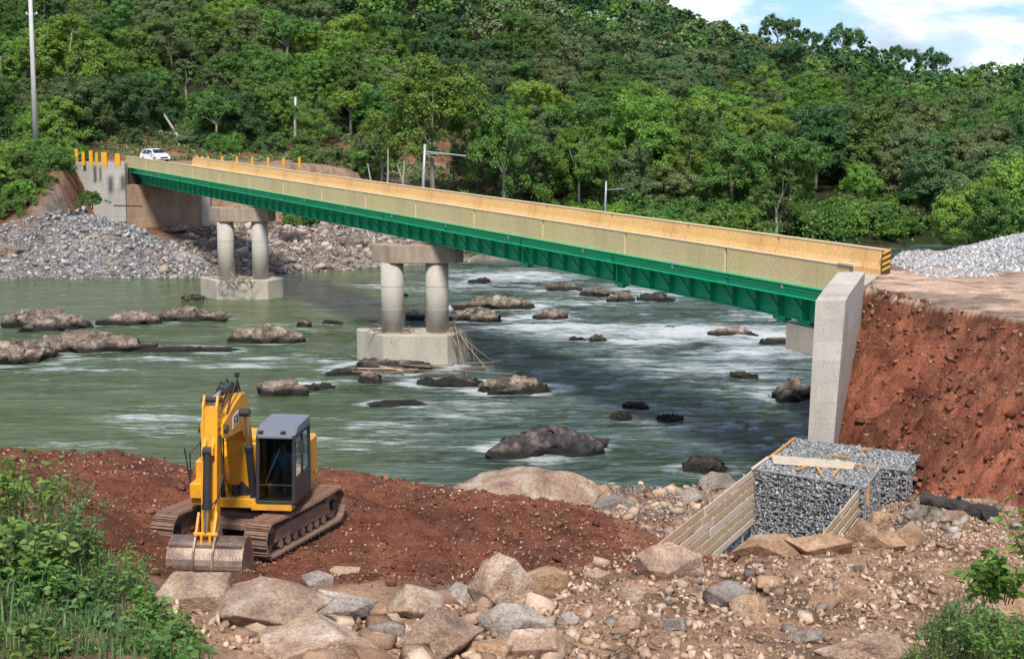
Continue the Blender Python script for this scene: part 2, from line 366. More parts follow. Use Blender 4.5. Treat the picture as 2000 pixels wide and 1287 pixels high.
# ------------------------------------------------------------------ stones
_ico = {}
def ico(sub):
    if sub not in _ico:
        bm = bmesh.new(); bmesh.ops.create_icosphere(bm, subdivisions=sub, radius=1)
        bm.verts.ensure_lookup_table()
        _ico[sub] = (np.array([v.co[:] for v in bm.verts]), np.array([[v.index for v in f.verts] for f in bm.faces])); bm.free()
    return _ico[sub]
def stone_np(seed, sub=2, cuts=9, rough=.04, flat=1.0, dmin=.5, dmax=.85, tilt=0):
    r = np.random.default_rng(seed); V, Fc = ico(sub); V = V.copy()
    for i in range(cuts):
        n = r.normal(size=3); n /= np.linalg.norm(n); d = r.uniform(dmin, dmax)
        e = V@n - d; V -= np.outer(np.clip(e, 0, None), n)*.96
    if rough:
        V += V*(fbm(V[:, 0]*2.3+seed, V[:, 1]*2.3+V[:, 2]*1.7, 4, seed)*rough*4)[:, None]
        V += V*((vn(V[:, 0]*9+seed, V[:, 1]*9+V[:, 2]*7, seed)-.5)*rough*1.2)[:, None]
    V /= np.abs(V).max(0)
    V[:, 2] *= flat
    return V, Fc
def merged(name, bases, P, S, R, mat, parent=None, squash=None):
    """many copies of a few base shapes joined into ONE mesh"""
    Vs = []; Fs = []; off = 0; nb = len(bases); idx = np.arange(len(P)) % nb
    for b, (V, Fc) in enumerate(bases):
        m = idx == b
        if not m.any(): continue
        VV = np.einsum('nij,vj->nvi', R[m], V)
        sc = S[m]; sc = sc[:, None, None] if sc.ndim == 1 else sc[:, None, :]
        VV = VV*sc + P[m][:, None, :]
        n = m.sum(); FF = (Fc[None] + (np.arange(n)*len(V))[:, None, None]).reshape(-1, Fc.shape[1]) + off
        Vs.append(VV.reshape(-1, 3)); Fs.append(FF); off += n*len(V)
    return obj_np(name, np.concatenate(Vs), np.concatenate(Fs), mat, parent)
def low(seed, blocky=False):
    bm = bmesh.new(); r = np.random.default_rng(seed)
    if blocky:
        sc = np.array([1.0, r.uniform(.6, .85), r.uniform(.38, .62)])
        for i in range(8):
            c = np.array([(i & 1)*2-1, (i >> 1 & 1)*2-1, (i >> 2)*2-1])*sc
            bm.verts.new(tuple(c*r.uniform(.30, 1.0, 3)))
            if i % 4 == 0: bm.verts.new(tuple(c*r.uniform(.5, 1.0, 3)))
    else:
        for p in r.normal(size=(9, 3)): p /= np.linalg.norm(p); bm.verts.new(tuple(p*np.array([1, .75, .5])))
    res = bmesh.ops.convex_hull(bm, input=bm.verts); bmesh.ops.triangulate(bm, faces=bm.faces)
    bm.verts.index_update(); bm.verts.ensure_lookup_table()
    used = sorted({v.index for f in bm.faces for v in f.verts}); mp_ = {a: i for i, a in enumerate(used)}
    V = np.array([bm.verts[i].co[:] for i in used]); Fc = np.array([[mp_[v.index] for v in f.verts] for f in bm.faces]); bm.free(); return V, Fc
def hull_np(seed, it=4, rough=.03, npt=9, sharp=.55):
    """broken angular rock: a hull of few corners, cut fine and roughened"""
    bm = bmesh.new(); r = np.random.default_rng(seed); sc = np.array([1.0, r.uniform(.8, 1), r.uniform(.8, 1)])
    for i in range(8):
        c = np.array([(i & 1)*2-1, (i >> 1 & 1)*2-1, (i >> 2)*2-1])*sc
        bm.verts.new(tuple(c*r.uniform(sharp, 1.0, 3)))
    for p in r.normal(size=(npt, 3)): p /= np.linalg.norm(p); bm.verts.new(tuple(p*r.uniform(.95, 1.15)))
    bmesh.ops.convex_hull(bm, input=bm.verts); bmesh.ops.delete(bm, geom=[v for v in bm.verts if not v.link_faces], context='VERTS')
    bmesh.ops.triangulate(bm, faces=bm.faces)
    e = [x for x in bm.edges]; bmesh.ops.bevel(bm, geom=e, offset=.035, segments=1, affect='EDGES'); bmesh.ops.triangulate(bm, faces=bm.faces)
    for k in range(6):
        lim = .20 if it >= 4 else .34 if it == 3 else .5
        es = [x for x in bm.edges if x.calc_length() > lim]
        if not es: break
        bmesh.ops.subdivide_edges(bm, edges=es, cuts=1); bmesh.ops.triangulate(bm, faces=bm.faces)
    if it >= 4: bmesh.ops.subdivide_edges(bm, edges=bm.edges[:], cuts=1, use_grid_fill=True); bmesh.ops.triangulate(bm, faces=bm.faces)
    bm.verts.index_update(); bm.verts.ensure_lookup_table()
    V = np.array([v.co[:] for v in bm.verts]); Fc = np.array([[v.index for v in f.verts] for f in bm.faces]); bm.free()
    V = V@rand_rots(1, r)[0].T; V -= (V.max(0)+V.min(0))/2; V /= np.abs(V).max(0); n = V/np.linalg.norm(V, axis=1)[:, None]
    d = fbm(V[:, 0]*2.0+seed, V[:, 1]*2.0+V[:, 2]*1.6, 5, seed, .6)*rough*3 + (np.abs(fbm(V[:, 0]*2.2-V[:, 2]+seed, V[:, 1]*2.5+V[:, 2]*2.0, 4, seed+9, .6))-.1)*rough*3
    V = V + n*d[:, None]; V /= np.abs(V).max(0); return V, Fc
PEB = [low(140+i, True) for i in range(9)]                         # blocky stones, about 36 triangles
CHIP = [low(40+i) for i in range(7)]                              # chips, about 14 triangles
def sharedmeshes(bases, mat, nm='stone'):
    return [mesh_np(nm, V, Fc, [mat]) for V, Fc in bases]
def place_parts(name, meshes, P, S, parent, rots=None):
    inv = Vector(parent.location)
    for i in range(len(P)):
        o = bpy.data.objects.new(name, meshes[i % len(meshes)]); COL.objects.link(o); o.parent = parent
        o.location = Vector(P[i]) - inv
        o.rotation_euler = (random.uniform(-.45, .45)+random.choice((0, 0, math.pi)), random.uniform(-.45, .45), random.uniform(0, 6.28)) if rots is None else rots[i]
        s = S[i]; o.scale = tuple(s) if hasattr(s, '__len__') else (s, s, s)
# ------------------------------------------------------------------ near bank (ground)
def W3(u, v, Y): p = PY(u, v, Y); return (p.x, p.y, p.z)
CTRL = [W3(*t) for t in [
 (0, 1287, 25.5), (200, 1287, 26), (400, 1287, 28), (800, 1287, 30), (1200, 1287, 31), (1600, 1287, 32), (2000, 1287, 32), (2300, 1287, 31), (-400, 1287, 25),
 (0, 1050, 32), (200, 1080, 33), (300, 1160, 34), (600, 1150, 35.3), (800, 1150, 36), (1000, 1150, 36.5), (1200, 1150, 37), (1600, 1150, 38), (2000, 1150, 40),
 (0, 960, 42), (200, 990, 41), (400, 1060, 41), (600, 1060, 41.5), (800, 1050, 43), (1000, 1050, 43.5), (1150, 1060, 43.3), (1300, 1080, 42.5), (1450, 1083, 43), (1570, 1055, 45), (1700, 1050, 45), (2000, 1050, 46),
 (-200, 905, 52), (100, 900, 51.5), (250, 893, 52), (400, 916, 50.5), (650, 914, 51.5), (800, 940, 51), (1000, 965, 50.5), (1150, 985, 49.5), (1250, 1030, 47),
 (1900, 1000, 48.5), (2000, 972, 51), (1800, 960, 53.5),
 (1150, 952, 69.5), (1300, 957, 68.5), (1440, 945, 69), (1200, 1000, 58.5), (1330, 1005, 57), (1300, 1050, 50), (1400, 1000, 57)]]
CTRL += [(-25, 59, -1.2), (-15, 58, -1.2), (-8, 58.5, -1.2), (-3, 58.5, -.9), (0, 62, -.8), (-40, 60, -1.5), (-20, 55.5, 2), (-10, 55.0, 2), (-5, 55, 2),
 (7.2, 49, 2.4), (9, 48.5, 2.3), (9, 53, 2.2), (6.5, 57, 2.0), (8, 62, 1.2), (10, 66, .6), (10, 72, -1.2), (5, 74, -1.5), (0, 70, -1.6), (14, 70, -.5), (12.3, 60, 3.0), (13, 57, 3.2), (14.5, 54, 3.6),
 (5.2, 46.5, 3.6), (10.5, 47.5, 3.5), (0, 95, -2.5), (-30, 90, -2.5), (20, 100, -2.5), (-60, 60, -1.5), (-60, 50, 5.5), (-60, 30, 9), (-25, 25, 9.5),
 (0, 15, 8.5), (20, 15, 8), (-20, 12, 11), (40, 30, 6), (40, 15, 8), (20, 48, 4.3)]
CTRL = np.array(CTRL)
def tps_fit(C, lam=.02):
    n = len(C); d = np.linalg.norm(C[:, None, :2]-C[None, :, :2], axis=2)
    K = np.where(d > 0, d*d*np.log(d+1e-9), 0) + lam*np.eye(n)*20
    P_ = np.hstack([np.ones((n, 1)), C[:, :2]]); A = np.block([[K, P_], [P_.T, np.zeros((3, 3))]])
    return np.linalg.solve(A, np.concatenate([C[:, 2], np.zeros(3)]))
TW = tps_fit(CTRL)
def tps(X, Y):
    out = np.zeros(X.shape); n = len(CTRL)
    for i in range(n):
        d2 = (X-CTRL[i, 0])**2 + (Y-CTRL[i, 1])**2
        out += TW[i]*.5*d2*np.log(d2+1e-9)
    return out + TW[n] + TW[n+1]*X + TW[n+2]*Y
def edge_x(Y): return np.interp(Y, [30, 49, 57, 61, 64, 67, 71, 90], [25.5, 20, 17.6, 15.9, 14.4, 14.2, 14.2, 14.2]) + .25*np.sin(Y*.9) + .8*fbm(Y*.8, Y*0+3.3, 4, 19)
def embank(X, Y):
    """height of the made-up road embankment on the right"""
    e = edge_x(Y); top = 9.08 + 0*X
    z = top - np.clip(e - X, 0, None)*1.0
    z = np.minimum(z, top)
    back = 9.08 - np.clip(X - (27 + (80-Y)*.3), 0, None)*.5
    z = np.minimum(z, np.maximum(back, 6))
    wl = 11.75 + (Y-57.5)*.335                     # the wing wall holds the earth on its left
    z = np.where((X < wl-.35) & (Y > 56.5), -3, z)
    z = np.minimum(z, 9.08 - np.clip(Y-82, 0, None)*1.0)
    return np.clip(z, -3, 20)
def zg(X, Y, detail=True):
    X = np.asarray(X, float); Y = np.asarray(Y, float)
    b = np.clip(tps(X, Y), -3, 13); b = np.where(Y > 78, np.minimum(b, -2.2), b)
    e = embank(X, Y); on = e > b
    z = np.maximum(b, e)
    if detail:
        slope = on & (e < 9.04) & (e > 2); sw = np.where(slope, ss(9.05, 8.2, e), 0)
        platform = (Y > 37) & (Y < 56) & (X < 6)
        amp = np.where(slope, .05+.55*sw, np.where(on, .05, .20))
        n = fbm(X*.55, Y*.55, 5, 3, .55)
        z = z + n*amp
        rid = np.abs(fbm(X*.8+Y*.25, (Y*.8+z*.9), 5, 11, .6))
        z = z - rid*.8*sw + (np.abs(fbm(X*1.5+z*.6, Y*1.5+z*.8, 4, 19, .6))-.12)*1.5*sw
        fur = np.abs(fbm(Y*1.1-X*.35, X*.22+Y*.1, 4, 15, .6)); z = z - fur*1.0*sw
        z = z + np.where(platform, np.abs(fbm(X*.9, Y*1.3, 4, 17, .6))*.55-.24, 0)
        z = z + fbm(X*2.6, Y*2.6, 3, 21, .6)*np.where(slope, .03+.30*sw, np.where(on, .03, .15))
        z = z + np.where(on & ~slope, -.05*np.exp(-((X-edge_x(Y)-3.0)/.35)**2) - .05*np.exp(-((X-edge_x(Y)-5.0)/.35)**2), 0)
        z = z + fbm(X*4.6, Y*4.6, 3, 27, .6)*.24*np.where(platform, 1, sw)
        tr = np.clip(1-np.abs(Y-44)/6, 0, 1)*np.clip(1-np.abs(X+3)/6, 0, 1)
        z = z + tr*.10*np.sin((X*.94-Y*.33)*3.1)
    return z
def axis(segs):
    out = [segs[0][0]]
    for a, b, st in segs:
        n = max(1, int(round((b-a)/st))); out += list(np.linspace(a, b, n+1)[1:])
    return np.array(out)
gx = axis([(-300, -60, 30), (-60, -20, 2), (-20, -16, .4), (-16, 22, .13), (22, 26, .3), (26, 60, 1.5), (60, 300, 30)])
gy = axis([(-200, 8, 26), (8, 26, .6), (26, 72, .14), (72, 88, .4), (88, 100, 2)])
GX, GY = np.meshgrid(gx, gy, indexing='ij')
GZ = zg(GX, GY); far_edge = (GY < 0) | (np.abs(GX) > 70)
nx, ny = GX.shape
V = np.stack([GX.ravel(), GY.ravel(), GZ.ravel()], 1)
ii = np.arange(nx*ny).reshape(nx, ny)
Fc = np.stack([ii[:-1, :-1], ii[1:, :-1], ii[1:, 1:], ii[:-1, 1:]], -1).reshape(-1, 4)
# surface colours (what the ground is made of, by place)
X, Y, Z = V.T
onE = embank(X, Y) > np.clip(tps(X, Y), -3, 13)
nz = fbm(X*.35, Y*.35, 4, 31)
red = np.array([.165, .064, .037]); tan = np.array([.36, .225, .145]); road = np.array([.48, .34, .25]); grn = np.array([.09, .08, .04]); grey = np.array([.24, .235, .225])
u, v = proj(X, Y, Z)
lim = 1105 + 40*nz*4
rubble = ss(-.7, .7, (35.3 + np.clip(X+4, 0, 20)*.66 + nz*3) - Y)   # the rubble lies nearer than the red soil
rubble = np.where(X > 7.5, np.maximum(rubble, ss(4.2, 5.2, X-2.5)), rubble)
shore = ss(0, 1, (X-1.5)/3.0)*ss(52, 54, Y+nz*3)
col = red[None]*(1-rubble[:, None]) + tan[None]*rubble[:, None]
soilpit = ((X > 3) & (X < 8) & (Y > 43.5))[:, None]
col = np.where(soilpit, np.array([.30, .135, .078])[None]*.9+0*col, col)
sh = np.clip(shore, 0, 1)[:, None]*.6; col = col*(1-sh) + np.array([.22, .15, .11])*sh
left = ss(-6, -9, X + (Y-30)*.0)*ss(37, 33, Y); col = col*(1-left[:, None]) + grn*left[:, None]
pit = (ss(5.5, 6.5, X)*ss(11.8, 11, X)*ss(46.5, 48, Y)*ss(59, 57, Y))[:, None]; col = col*(1-pit) + grey*pit
rd = (onE & (embank(X, Y) > 8.98)); col = np.where(rd[:, None], road + 0*col, col)
emb = (onE & ~rd)[:, None]; col = np.where(emb, np.array([.235, .090, .050]) + 0*col, col)
col = np.where((Z < .15)[:, None], np.array([.08, .075, .055]), col)
dk = (rubble*ss(.02, .16, fbm(X*.5+9, Y*.5, 4, 77)))[:, None]; col = col*(1-dk*.45)
col *= (1 + nz*.7)[:, None]
def ground_mat(name, bscale=4, bstr=.9, bdist=.12):
    m, nt, b, o = new_mat(name)
    at = nt.nodes.new('ShaderNodeVertexColor'); at.layer_name = 'col'
    n1 = noise(nt, .9, 8, .7); r1 = ramp(nt, n1.outputs['Fac'], [(.34, (.50, .47, .45)), (.5, (1, 1, 1)), (.66, (1.45, 1.4, 1.33))])
    k = mix(nt, 1, at.outputs['Color'], r1.outputs[0], 'MULTIPLY')
    n2 = noise(nt, 11, 6, .75); r2 = ramp(nt, n2.outputs['Fac'], [(.36, (.5, .48, .46)), (.5, (1, 1, 1)), (.66, (1.5, 1.45, 1.4))])
    k = mix(nt, .8, k.outputs[0], r2.outputs[0], 'MULTIPLY')
    nt.links.new(k.outputs[0], b.inputs['Base Color']); b.inputs['Roughness'].default_value = .95; b.inputs['Specular IOR Level'].default_value = .15
    nb = noise(nt, bscale, 9, .75); bump(nt, b, nb.outputs['Fac'], bstr, bdist); return m
M['ground'] = ground_mat('ground')
gme = mesh_np('ground', V, Fc, [M['ground']], smooth=True)
ca = gme.color_attributes.new('col', 'FLOAT_COLOR', 'POINT'); ca.data.foreach_set('color', np.hstack([np.clip(col, 0, 1), np.ones((len(col), 1))]).astype(np.float32).ravel())
ground = link(bpy.data.objects.new('ground', gme)); tag(ground, 'red brown earth and tan rubble of the near river bank', kind='structure')

# ------------------------------------------------------------------ far bank and forested hills
SHX = np.array([-260, -120, -47, -28, -13, -5, 20, 47, 54, 70, 110, 260.]); SHY = np.array([150, 150, 150, 150.5, 159, 165, 172, 183, 178, 166, 140, 110.])
def Ys(X): return np.interp(X, SHX, SHY)
RX = np.array([-260, -103, -31, 0, 21, 37, 46, 57, 66, 72, 88, 103, 124, 260.]); RZ = np.array([85, 66, 52, 40, 31, 26.5, 24.5, 20, 17.5, 16.0, 14.2, 15.5, 20, 30.])
def zf(X, Y, detail=True):
    X = np.asarray(X, float); Y = np.asarray(Y, float); t = Y - Ys(X)
    t1 = np.where(t > 12, np.maximum(t - np.clip((X+39.5)*.6, 0, 4.5), 12), t)
    L1 = np.interp(t1, [-12, -1, 0, 3, 12, 20.6, 22.4, 42, 50, 60], [-3, -.4, 0, 1.2, 2.1, 2.8, 9.05, 9.1, 10.6, 12.0])
    L2 = np.interp(t, [-12, -1, 0, 6, 12, 17, 42, 50, 60], [-3, -.4, 0, 3.0, 5.2, 9.05, 9.2, 11.5, 13.5])
    wl = ss(-46, -43.5, X); L = L2*(1-wl) + L1*wl
    L3 = np.interp(t, [-12, -1, 0, 4, 22, 40, 60], [-3, -.4, 0, 1.4, 5.5, 8.5, 12.0])
    w3 = ss(-24, -8, X); L = L*(1-w3) + L3*w3
    rz_ = np.interp(X, RX, RZ); t2 = np.clip((t-60)/np.maximum(332-Ys(X)-60, 20), 0, None)
    L = np.where(t > 60, 12 + (rz_-12)*np.minimum(t2, 1)**.95, L)
    R = np.interp(t, [-12, -1, 0, 3, 15], [-3, -.4, 0, 1.0, 3.0])
    t3 = np.clip((t-15)/np.maximum(332-Ys(X)-15, 20), 0, None); R = np.where(t > 15, 3 + (rz_-3)*np.minimum(t3, 1)**.85, R)
    w = ss(-6, 12, X); z = L*(1-w) + R*w
    z = z - np.clip(Y-345, 0, 200)*.10
    z = z + 3.0*np.exp(-(((X+41.5)/7.5)**2 + ((Y-159.5)/4.6)**2)) - .8*np.exp(-(((X+33)/3.5)**2 + ((Y-161)/5)**2))
    if detail:
        z = z + fbm(X*.35, Y*.35, 4, 41)*np.where(t < 17, .7, .25)*ss(-2, 2, t) + fbm(X*.03, Y*.03, 3, 45)*6*ss(70, 110, t)
    return z
fx = axis([(-1500, -260, 60), (-260, -80, 5), (-80, 60, .7), (60, 130, 2), (130, 260, 8), (260, 1500, 60)])
fy = axis([(136, 148, 2), (148, 235, .7), (235, 360, 3), (360, 560, 12), (560, 3000, 150)])
FX, FY = np.meshgrid(fx, fy, indexing='ij'); FZ = zf(FX, FY); nx2, ny2 = FX.shape
V = np.stack([FX.ravel(), FY.ravel(), FZ.ravel()], 1); ii = np.arange(nx2*ny2).reshape(nx2, ny2)
Fc = np.stack([ii[:-1, :-1], ii[1:, :-1], ii[1:, 1:], ii[:-1, 1:]], -1).reshape(-1, 4)
X, Y, Z = V.T; t = Y-Ys(X); nz = fbm(X*.2, Y*.2, 4, 51)
brown = np.array([.20, .105, .062]); stone = np.array([.24, .205, .175]); forest = np.array([.030, .040, .016]); roadc = np.array([.33, .23, .165])
wf = ss(52, 58, t+nz*14) * 1.0; wf = np.maximum(wf, ss(0, 14, X)*ss(-1, .5, t)); wf = np.maximum(wf, ss(-47, -51, X)*ss(6, 10, t))
col = brown[None]*(1-wf[:, None]) + forest[None]*wf[:, None]
ws = (ss(19, 14, t+nz*6)*(1-ss(8, 18, X))*(1-ss(-44, -48, X)*ss(5, 8, t)))[:, None]; col = col*(1-ws) + stone*ws
wr = ((ss(24, 26, t)*ss(40, 37, t)*(1-ss(-14, -6, X))*ss(-60, -50, X)))[:, None]; col = col*(1-wr) + roadc*wr
col *= (1+nz*.7)[:, None]
M['hill_ground'] = ground_mat('hill_ground', 1.2, .9, .4)
hme = mesh_np('hillside', V, Fc, [M['hill_ground']], smooth=True)
ca = hme.color_attributes.new('col', 'FLOAT_COLOR', 'POINT'); ca.data.foreach_set('color', np.hstack([np.clip(col, 0, 1), np.ones((len(col), 1))]).astype(np.float32).ravel())
hill = link(bpy.data.objects.new('hillside', hme)); tag(hill, 'far bank rising into the forested hillside', kind='structure')

# ------------------------------------------------------------------ river
wx = axis([(-1500, -300, 120), (-300, -75, 9), (-75, -48, .8), (-48, 48, .38), (48, 75, .8), (75, 300, 9), (300, 1500, 120)])
wy = axis([(40, 52, 3), (52, 150, .33), (150, 190, .5), (190, 260, 6)])
WX, WY = np.meshgrid(wx, wy, indexing='ij'); X = WX.ravel(); Y = WY.ravel(); U, Vv = proj(X, Y, np.zeros_like(X))
# rapids, given where they lie in the river: centre, half length, half width, strength
RAP = [(1000, 540, 150, 13, .9), (900, 560, 170, 12, .6), (1230, 570, 160, 16, .6), (1080, 592, 170, 10, .6), (1060, 618, 70, 12, 1.0), (1100, 640, 190, 9, 1.1), (1130, 655, 130, 10, .8), (1340, 650, 160, 17, 1.2), (1260, 668, 120, 9, .9),
       (1470, 655, 130, 20, 1.0), (1480, 690, 140, 16, .8), (1520, 615, 120, 16, .6), (1400, 720, 200, 14, .7), (1240, 705, 170, 12, .45), (1500, 760, 120, 14, .6), (1180, 690, 150, 16, .3), (1320, 800, 120, 40, .28),
       (560, 700, 130, 8, .55), (300, 700, 140, 6, .6), (480, 715, 140, 6, .6), (130, 722, 150, 5, .6), (620, 745, 140, 8, .5), (330, 820, 170, 30, .45), (640, 860, 160, 22, .45), (150, 870, 160, 14, .42), (760, 830, 140, 20, .42), (900, 800, 160, 26, .4), (560, 640, 120, 8, .45), (700, 590, 120, 8, .5), (760, 560, 90, 8, .6), (460, 905, 160, 12, .2), (1340, 835, 40, 5, .8), (1060, 895, 110, 6, .5), (1380, 925, 70, 5, .5)]
foam = np.zeros_like(X)
for (cu, cv, a, b_, s) in RAP:
    foam = np.maximum(foam, .86*s*np.exp(-(((U-cu)/a)**2 + ((Vv-cv)/b_)**2)))
turb = np.clip(ss(560, 900, U)*.70 + .20 + .25*ss(640, 690, Vv)*ss(760, 700, Vv), 0, 1)
turb = np.where(Vv < 620, ss(700, 900, U)*.9+.05, turb)
ang = .25; A_ = X*math.cos(ang)+Y*math.sin(ang); B_ = -X*math.sin(ang)+Y*math.cos(ang)
h = fbm(A_*.30, B_*.75, 4, 61)*(.05+.26*turb) + fbm(A_*.9, B_*2.0, 3, 67)*(.025+.10*turb) + np.abs(fbm(A_*.55, B_*1.6, 4, 71))*foam*.75
V = np.stack([X, Y, h-.02], 1); nx3, ny3 = WX.shape; ii = np.arange(nx3*ny3).reshape(nx3, ny3)
Fc = np.stack([ii[:-1, :-1], ii[1:, :-1], ii[1:, 1:], ii[:-1, 1:]], -1).reshape(-1, 4)
m, nt, b, o = new_mat('river_water')
fa = nt.nodes.new('ShaderNodeAttribute'); fa.attribute_name = 'foam'; ta = nt.nodes.new('ShaderNodeAttribute'); ta.attribute_name = 'turb'
nA = noise(nt, .55, 8, .7, stretch=(.35, 1.5, 1), dist=.6); nB = noise(nt, 1.5, 6, .7, stretch=(.30, 1.7, 1), dist=.3)
def mth(op, a, b_=None, c=None):
    n = nt.nodes.new('ShaderNodeMath'); n.operation = op
    for i, x in enumerate((a, b_, c)):
        if x is None: continue
        if isinstance(x, (int, float)): n.inputs[i].default_value = x
        else: nt.links.new(x, n.inputs[i])
    return n.outputs[0]
s1 = mth('ADD', mth('MULTIPLY', nA.outputs['Fac'], .55), mth('MULTIPLY', nB.outputs['Fac'], .45))
s2 = mth('ADD', s1, mth('MULTIPLY', fa.outputs['Fac'], .30)); s2 = mth('ADD', s2, mth('MULTIPLY', ta.outputs['Fac'], .018))
nS = noise(nt, 2.4, 8, .72, stretch=(.20, 2.4, 1), dist=.5); s2 = mth('ADD', s2, mth('MULTIPLY_ADD', nS.outputs['Fac'], .50, -.25))
fr = ramp(nt, s2, [(.60, (0, 0, 0)), (.66, (.45, .45, .45)), (.76, (1, 1, 1))])
nC = noise(nt, .06, 3, .6, stretch=(.5, 1, 1)); deep = ramp(nt, nC.outputs['Fac'], [(.35, (.044, .074, .018)), (.65, (.072, .105, .028))])
tq = mix(nt, ta.outputs['Fac'], deep.outputs[0], (.026, .050, .036))
nG = noise(nt, .30, 6, .68, stretch=(.40, 1.6, 1), dist=.8); rg = ramp(nt, nG.outputs['Fac'], [(.45, (0, 0, 0)), (.56, (1, 1, 1))])
pc_ = mix(nt, ta.outputs['Fac'], (.105, .150, .055), (.105, .160, .150))
tq = mix(nt, mth('MULTIPLY', rg.outputs[0], mth('MULTIPLY_ADD', ta.outputs['Fac'], .5, .38)), tq.outputs[0], pc_.outputs[0])
nF = noise(nt, 1.1, 9, .8, stretch=(.22, 2.6, 1), dist=.7); rf2 = ramp(nt, nF.outputs['Fac'], [(.40, (.55, .55, .55)), (.5, (1, 1, 1)), (.60, (1.7, 1.7, 1.7))]); tq = mix(nt, .9, tq.outputs[0], rf2.outputs[0], 'MULTIPLY')
k = mix(nt, fr.outputs[0], tq.outputs[0], (.58, .63, .64)); nt.links.new(k.outputs[0], b.inputs['Base Color'])
rr = mix(nt, fr.outputs[0], (.07, .07, .07), (.7, .7, .7)); nt.links.new(rr.outputs[0], b.inputs['Roughness']); b.inputs['IOR'].default_value = 1.33
nD = noise(nt, 1.6, 6, .65, stretch=(.45, 1.5, 1), dist=.4); nE = noise(nt, 5, 6, .75, stretch=(.4, 1.8, 1))
hh = mth('ADD', mth('MULTIPLY', nD.outputs['Fac'], 1.0), mth('MULTIPLY', nE.outputs['Fac'], .45))
bn = bump(nt, b, hh, .4, .42); st = mth('MULTIPLY_ADD', ta.outputs['Fac'], .62, .22); nt.links.new(st, bn.inputs['Strength'])
M['water'] = m
wme = mesh_np('river', V, Fc, [m], smooth=True)
for nm, arr in (('foam', foam), ('turb', turb)):
    a = wme.attributes.new(nm, 'FLOAT', 'POINT'); a.data.foreach_set('value', arr.astype(np.float32))
river = link(bpy.data.objects.new('river', wme)); tag(river, 'green river with white rapids between dark rocks', kind='structure')
bed = MB().box((0, 600, -4), (6000, 5200, .5)).build('riverbed', M['ground']); tag(bed, 'river bed below the water', kind='structure')

def near_z(x, y): return float(zg(np.array([x]), np.array([y]))[0])
def far_z(x, y): return float(zf(np.array([x]), np.array([y]))[0])
def hit_ground(u, v, fn=near_z, lo=24., hi=90.):
    d = ray(u, v); Yv = lo
    while Yv < hi:
        t = Yv/d[1]
        if CAMZ+d[2]*t <= fn(d[0]*t, Yv): break
        Yv += .25
    t = Yv/d[1]; return Vector((d[0]*t, Yv, fn(d[0]*t, Yv)))
# ------------------------------------------------------------------ bridge
BL = Pz(245, 305, 10.2); BR = Pz(1661, 520, 10.2); bd = BR-BL; L = math.hypot(bd.x, bd.y); brz = math.atan2(bd.y, bd.x)
FL_ = Pz(380, 312, 10.2); FR_ = Pz(1738, 487, 10.2)
def toloc(p):
    q = p-BL; c, s = math.cos(-brz), math.sin(-brz); return (q.x*c-q.y*s, q.x*s+q.y*c)
f0 = toloc(FL_); f1 = toloc(FR_); BW = 5.7
def far_at(u):
    lo, hi = 0.0, L+20
    for _ in range(40):
        m_ = (lo+hi)/2; x_ = BL.x+math.cos(brz)*m_-math.sin(brz)*BW; y_ = BL.y+math.sin(brz)*m_+math.cos(brz)*BW
        if proj(x_, y_, 10.2)[0] < u: lo = m_
        else: hi = m_
    return lo
FX0 = far_at(380); FX1 = far_at(1739)
bridge = empty('bridge', (BL.x, BL.y, 0), brz, 'long low road bridge with yellow concrete parapets over green steel girders', 'bridge')
def bp(name, mb, mat, **k): return mb.build(name, mat, bridge, **k)
bp('deck', MB().prism([(0, .25), (L-.3, .25), (FX1-.2, BW-.25), (0, BW-.25)], 8.81, 9.07, lambda p, q, t: (p, q, t)), M['concrete'])
pan = MB().prism([(0, 9.1), (0, 10.17), (.05, 10.17), (.20, 10.17), (.30, 9.6), (.42, 9.35), (.42, 9.1)], .012, 1-.012, lambda p, q, t: (t*L/14, p, q)).build('parapet_panel', M['parapet_out'], bridge)
caps = MB().box((L/28, .125, 10.195), (L/14-.03, .29, .05)).build('parapet_coping', M['parapet_cap'], bridge)
for i in range(1, 14):
    for src in (pan, caps):
        c = src.copy(); COL.objects.link(c); c.parent = bridge; c.location = (L/14*i, 0, 0)
nf = 14; fl = (FX1-FX0)/nf
pf = MB().prism([(0, 9.1), (0, 9.35), (.12, 9.6), (.22, 10.17), (.42, 10.17), (.42, 9.1)], .010, 1-.010, lambda p, q, t: (t*fl, p, q)).build('far_parapet_panel', M['parapet_in'], bridge, label='orange stained inner face of the far parapet')
cf = MB().box((fl/2, .31, 10.195), (fl-.03, .25, .05)).build('parapet_coping', M['parapet_cap'], bridge)
for i in range(nf):
    for src in (pf, cf):
        c = src if i == 0 else src.copy()
        if i: COL.objects.link(c); c.parent = bridge
        c.location = (FX0+fl*i, BW-.42, 0)
# edge beam (channel), clips, girders
e = MB(); e.box((L/2, .05, 8.84), (L, .03, .46)); e.box((L/2, -.02, 9.075), (L, .30, .035)); e.box((L/2, -.02, 8.61), (L, .28, .035)); e.box((L/2, -.10, 8.93), (L, .04, .05))
bp('edge_beam', e, M['green_steel'])
e = MB(); e.box((FX1/2, BW-.05, 8.84), (FX1, .03, .46)); bp('edge_beam', e, M['green_steel'])
for yy, xe in ((.95, L-1.6), (BW-.95, FX1-1.0)):
    g = MB(); g.box((xe/2, yy, 8.06), (xe, .03, 1.05)); g.box((xe/2, yy, 7.51), (xe, .5, .05)); g.box((xe/2, yy, 8.60), (xe, .4, .04)); bp('girder', g, M['green_steel'])
NB = 68; sp_ = (L-1.2)/NB
st = MB().box((0, .82, 8.06), (.05, .26, 1.04)).build('stiffener', M['green_steel'], bridge)
sr = MB().beam((0, .13, 8.56), (0, .86, 7.62), .07, .09).build('outrigger_strut', M['green_steel'], bridge)
